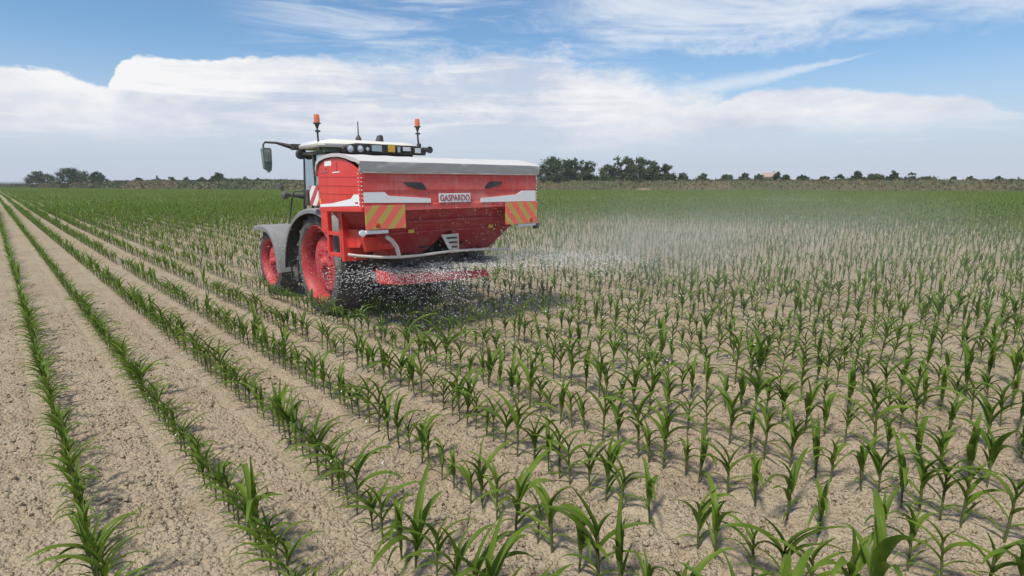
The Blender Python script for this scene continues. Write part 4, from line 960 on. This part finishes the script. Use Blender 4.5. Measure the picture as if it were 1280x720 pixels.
# ------------------------------------------------------------------ trees and buildings beyond the field
def leaf_cloud(centres, radii, per, size, seedv, flat=.8):
    r = np.random.default_rng(seedv); n = len(centres) * per
    c = np.repeat(np.array(centres), per, axis=0); rr = np.repeat(np.array(radii), per)
    d = r.normal(0, 1, (n, 3)); d /= np.linalg.norm(d, axis=1, keepdims=True); q = c + d * (rr * np.abs(r.normal(.55, .38, n)))[:, None] * np.array([1, 1, flat])
    u = r.normal(0, 1, (n, 3)); u /= np.linalg.norm(u, axis=1, keepdims=True); v = np.cross(u, r.normal(0, 1, (n, 3))); v /= np.linalg.norm(v, axis=1, keepdims=True)
    s = size * r.uniform(.6, 1.3, n)[:, None]
    V = np.stack([q - u * s, q - v * s * .6, q + u * s, q + v * s * .6], 1).reshape(-1, 3); Fq = np.arange(n * 4).reshape(-1, 4)
    tint = np.repeat(np.repeat(r.random(len(centres)), per) * .5 + r.random(n) * .2, 4); return V, Fq, tint
def tree(px, top, wpx, label, seed, group, sparse=False, mat='tree', beyond=11.0, name='tree'):
    r = random.Random(seed); x, y, dist = bank_top(px, beyond)
    dep = float((np.array([x, y, 2]) - CAM) @ cfwd); zb = 2.2
    H_ = CH + (HZ - top) / FPX * dep - zb; W = wpx / FPX * dep * math.cos(math.atan((px - 640) / FPX)) * .5
    H_ = max(H_, 1.2); W = max(W, .7) * (1.45 if px < 140 else 1.2 if px < 200 else 1.6 if 680 < px < 845 else 1.25)
    t = thing(name, (x, y, zb), label, 'tree' if name == 'tree' else 'bush', group)
    b = MB(); th = H_ * .55; r0 = max(.06, H_ * .022)
    b.tube([(x, y, zb - .3), (x + r.uniform(-.1, .1), y, zb + th * .5), (x + r.uniform(-.2, .2), y, zb + th)], [r0, r0 * .75, r0 * .4], 8)
    cs, rs = [], []; n = min(90, int(22 + W * 9))
    for i in range(n):
        a = r.uniform(0, 6.28); f = r.random(); zz = (.04 + .80 * f ** 1.25); wr = W * (1.0 - max(0, zz - .35) * 1.1) * r.uniform(0, 1) ** .6
        c = (x + wr * math.cos(a), y + wr * math.sin(a), zb + H_ * zz); cs.append(c); rs.append(r.uniform(.18, .30) * (W * .6 + H_ * .22) * (.65 if sparse else 1))
        if i % 2 == 0: b.tube([(x, y, zb + th * r.uniform(.3, .8)), c], [r0 * .4, r0 * .12], 5)
    cs.append((x + r.uniform(-.2, .2) * W, y, zb + H_ * .88)); rs.append(H_ * .11)
    b.build('trunk', M['bark'], t)
    V, Fq, ti = leaf_cloud(cs, rs, 40 if sparse else 120, .15 + .012 * H_, seed)
    V = V - np.array([x, y, zb]); V[:, 2] = np.maximum(V[:, 2], .05)
    me = np_mesh('crown', V, Fq, M[mat], tint=ti); o = bpy.data.objects.new('crown', me); C.objects.link(o); o.parent = t
L_ = [(49, 213.5, 27, 'small round tree standing alone at the far left edge of the field', 0), (91, 209.5, 40, 'broad dark tree right of the lone round tree at left', 0), (122, 214, 19, 'lower tree touching the broad dark tree on its right', 0),
 (172, 222, 15, 'low bush on the bank, first right of the left trees', 0), (197, 219.5, 6, 'thin sparse sapling on the bank left of the tractor', 2), (215, 221, 10, 'small bush just right of the thin sapling', 0), (233, 221, 9, 'small bush left of the dark shrub before the tractor', 0), (252, 221.5, 12, 'low bush touching the dark shrub on its left', 0), (274, 215.5, 20, 'dark rounded shrub standing out above the bank left of the tractor', 0), (306, 220, 12, 'low loose bush nearest the tractor mirror on the left', 2), (322, 222, 12, 'low bush behind the tractor mirror', 0),
 (694, 195, 33, 'dense dark tree immediately right of the spreader tarpaulin', 0), (719, 197, 19, 'tree with pointed tip, second right of the spreader', 0), (736, 201, 16, 'lower tree at the right end of the first clump', 0), (759, 205, 22, 'low pale tree in the gap between the two tall clumps', 1),
 (772, 194, 15, 'tall loose tree at left of the second clump', 2), (783, 194.5, 14, 'tall upright tree in the second clump, beside the loose one', 1), (799, 195.5, 26, 'large broad tree in the middle of the second clump', 1), (816, 200, 12, 'narrow tree right of the large broad one', 1), (832, 204, 17, 'lower tree at the right end of the second clump', 0), (853, 215.5, 14, 'low green bush just right of the second clump', 1),
 (878, 216, 13, 'small rounded bush, alone between clump and hedge', 1), (908, 218, 15, 'low spreading bush left of the far house', 1), (930, 215.5, 12, 'taller bush of the pair left of the far house', 1), (948, 217, 12, 'bush hiding the left wall of the far house', 1), (971, 214.5, 12, 'dark tree rising over the roof of the far house', 0), (981, 218, 12, 'low bush at the right wall of the far house', 0), (1002, 218, 17, 'rounded bush alone right of the far house', 0),
 (1030, 220, 16, 'flat low bush left of the small peaked one', 1), (1049, 217.5, 13, 'small peaked bush at centre right', 0), (1070, 213, 13, 'tall tree at left end of the right hedge', 0), (1092, 217, 28, 'wide low tree in the middle of the right hedge', 1), (1115, 213, 14, 'tall dark tree at right of the right hedge', 0), (1138, 215, 16, 'sparse open tree showing sky right of the right hedge', 2), (1160, 220.5, 24, 'very low wide bush beside the sparse open tree', 1),
 (1191, 220.5, 10, 'first of three small bushes at the far right', 0), (1212, 220, 13, 'middle of three small bushes at the far right', 0), (1248, 220, 12, 'last small bush at the far right', 0)]
for i, (px, top, wp, lab, kd) in enumerate(L_):
    tree(px, top, wp, lab, 300 + i, 'trees and bushes along the far bank', sparse=(kd == 2), mat='tree_pale' if kd == 1 else 'tree', name='tree' if top < 216 else 'bush')
# low scrub along the whole bank top
cs, rs = [], []
r = random.Random(5); px = -60.0
while px < 1380:
    x, y, dist = bank_top(px, r.uniform(8.5, 13)); 
    hh = max(.22, (1.5 if not 30 < px < 140 else .5) * float(fbm(np.array(px), np.array(0.), .03, 3, 4)) - .25) * (.55 if px > 380 else 1.0) * (0.25 if px < 36 else 1)
    if 684 < px < 842: hh = max(hh, r.uniform(1.0, 2.6))
    if 845 < px < 1058: hh = max(hh, 1.5 * float(fbm(np.array(px), np.array(3.), .09, 2, 14)) - .2)
    if 1058 < px < 1170: hh = max(hh, r.uniform(.6, 1.3))
    zb = 3.0 if px > 150 else 3.0 * np.interp(px, [5, 150], [.42, 1.0])
    cs.append((x, y, zb + hh * .45)); rs.append(hh * .8); px += r.uniform(.8, 2.0)
V, Fq, ti = leaf_cloud(cs, rs, 46, .19, 55, .8)
me = np_mesh('hedgerow', V, Fq, M['tree'], tint=ti); o = bpy.data.objects.new('hedgerow', me); C.objects.link(o); tag(o, 'low scrubby hedge running along the top of the far bank', 'hedge', kind='stuff')
# dry grass on the bank
NG = 26000; ia = rng.uniform(0, seg[-1], NG); gx = np.interp(ia, seg, bl[:, 0]); gy = np.interp(ia, seg, bl[:, 1]); gr = np.hypot(gx, gy); off_ = rng.uniform(-.8, 9, NG)
gz = np.interp(off_, [p[0] for p in profb], [p[1] for p in profb]) * np.interp(np.arctan2(gx, gy), [R(azel(5, HZ)[0]), R(azel(150, HZ)[0])], [.42, 1.0]); gx = gx + gx / gr * off_; gy = gy + gy / gr * off_
hgt_ = rng.uniform(.15, .55, NG) * (1 + (rng.random(NG) > .97) * 1.2); wd_ = rng.uniform(.12, .4, NG); aa = rng.uniform(0, 3.14, NG); ca, sa = np.cos(aa) * wd_, np.sin(aa) * wd_; lx = rng.normal(0, .15, NG)
V = np.stack([np.stack([gx - ca, gy - sa, gz - .05], -1), np.stack([gx + ca, gy + sa, gz - .05], -1), np.stack([gx + ca * .5 + lx, gy + sa * .5, gz + hgt_], -1), np.stack([gx - ca * .6 + lx, gy - sa * .6, gz + hgt_ * .8], -1)], 1).reshape(-1, 3)
pt = fbm(gx, gy, .05, 3, 90); ti = np.repeat(np.clip(.3 + 1.3 * (pt - .35) + rng.random(NG) * .25, 0, 1), 4)
def grassmat():
    m, T, p = new_mat('dry_grass'); a = T.n.new('ShaderNodeAttribute'); a.attribute_name = 'tint'
    T.l.new(T.ramp(a.outputs['Fac'], [(0, (.045, .07, .025)), (.4, (.085, .09, .04)), (.7, (.15, .125, .065)), (1, (.17, .11, .06))]), p.inputs['Base Color']); p.inputs['Roughness'].default_value = .9; return m
me = np_mesh('bank_grass', V, np.arange(NG * 4).reshape(-1, 4), grassmat(), tint=ti); o = bpy.data.objects.new('bank_grass', me); C.objects.link(o); tag(o, 'rough dry grass and weeds covering the far bank', 'grass', kind='stuff')
# earth mound on the bank foot
mx_, my_, _ = bank_top(806, -1.5); b = MB(); vs = []; n1, n2 = 24, 7
for j in range(n2 + 1):
    for i in range(n1):
        a = 2 * math.pi * i / n1; f = j / n2; rr = (1 - f) * (1 + .25 * math.sin(3 * a + 1) + .1 * math.sin(7 * a)); vs.append((mx_ + 5.0 * rr * math.cos(a) * .9, my_ + 5.0 * rr * math.sin(a) * .55, -.05 + .95 * (1 - (1 - f) ** 1.6) + .1 * math.sin(5 * a + j)))
fs = [(j * n1 + i, j * n1 + (i + 1) % n1, (j + 1) * n1 + (i + 1) % n1, (j + 1) * n1 + i) for j in range(n2) for i in range(n1)]
b.add(vs, fs); mo = b.build('earth_mound', paint('reddish_earth', (.20, .125, .075), .95, dust=.1, bump=1.0), None, smooth=60, origin=(mx_, my_, 0)); tag(mo, 'mound of reddish bare earth at the foot of the bank below the tree clump', 'earth mound')
# far house and low farm building
def house(px, top, wpx, beyond, label, wallc, roofc, name, low=False):
    x, y, dist = bank_top(px, beyond); dep = float((np.array([x, y, 2]) - CAM) @ cfwd); top_z = CH + (HZ - top) / FPX * dep; W = wpx / FPX * dep * .5
    t = thing(name, (x, y, 0), label, 'house' if not low else 'farm building'); a = math.atan2(x, y); ux, uy = math.cos(a), -math.sin(a); vx, vy = math.sin(a), math.cos(a); dpt = 7
    eave = top_z - (1.5 if not low else .9)
    def Pp(s, d, z): return (x + ux * s + vx * d, y + uy * s + vy * d, z)
    b = MB(); b.hexa([Pp(-W, 0, 0), Pp(W, 0, 0), Pp(W, dpt, 0), Pp(-W, dpt, 0)], [Pp(-W, 0, eave), Pp(W, 0, eave), Pp(W, dpt, eave), Pp(-W, dpt, eave)]); b.build('wall', wallc, t)
    b = MB(); b.hexa([Pp(-W - .4, -.5, eave), Pp(-W - .4, dpt + .5, eave), Pp(-W - .4, dpt / 2, top_z)], [Pp(W + .4, -.5, eave), Pp(W + .4, dpt + .5, eave), Pp(W + .4, dpt / 2, top_z)]); rf = b.build('roof', roofc, t)
    if not low: b = MB(); q = Pp(W * .4, dpt * .4, 0); b.box(q[0] - .35, q[0] + .35, q[1] - .35, q[1] + .35, top_z - .8, top_z + .5); b.build('chimney', wallc, rf)
    k = 3 if not low else 9
    for i in range(k):
        s0 = -W + (i + .5) * 2 * W / k; b = MB(); b.hexa([Pp(s0 - .5, -.03, eave - 1.9), Pp(s0 + .5, -.03, eave - 1.9), Pp(s0 + .5, .02, eave - 1.9), Pp(s0 - .5, .02, eave - 1.9)], [Pp(s0 - .5, -.03, eave - .6), Pp(s0 + .5, -.03, eave - .6), Pp(s0 + .5, .02, eave - .6), Pp(s0 - .5, .02, eave - .6)]); b.build('window', M['black'], t)
house(962, 215.8, 17, 40, 'small pale pinkish house among the trees on the far bank', paint('pink_plaster', (.55, .42, .38), .8), paint('clay_tiles', (.30, .22, .19), .8), 'farm_house')
house(10, 227.2, 44, 30, 'long low blue-grey farm shed at the far left end of the bank', paint('shed_wall', (.30, .32, .36), .8), paint('blue_grey_roof', (.13, .18, .24), .6), 'farm_shed', low=True)

# thin summer haze in the air between here and the far bank
def haze():
    b = MB(); b.box(-420, 520, -30, 640, -1.2, 16); o = b.build('haze', [], None); m = bpy.data.materials.new('haze'); m.use_nodes = True; T = NT(m.node_tree); T.n.clear()
    out = T.n.new('ShaderNodeOutputMaterial'); v = T.n.new('ShaderNodeVolumePrincipled'); v.inputs['Color'].default_value = (.86, .90, .97, 1); v.inputs['Density'].default_value = .00028; T.l.new(v.outputs[0], out.inputs['Volume'])
    o.data.materials.clear(); o.data.materials.append(m); tag(o, 'faint bluish haze hanging over the far side of the field', 'haze', kind='stuff')
haze()
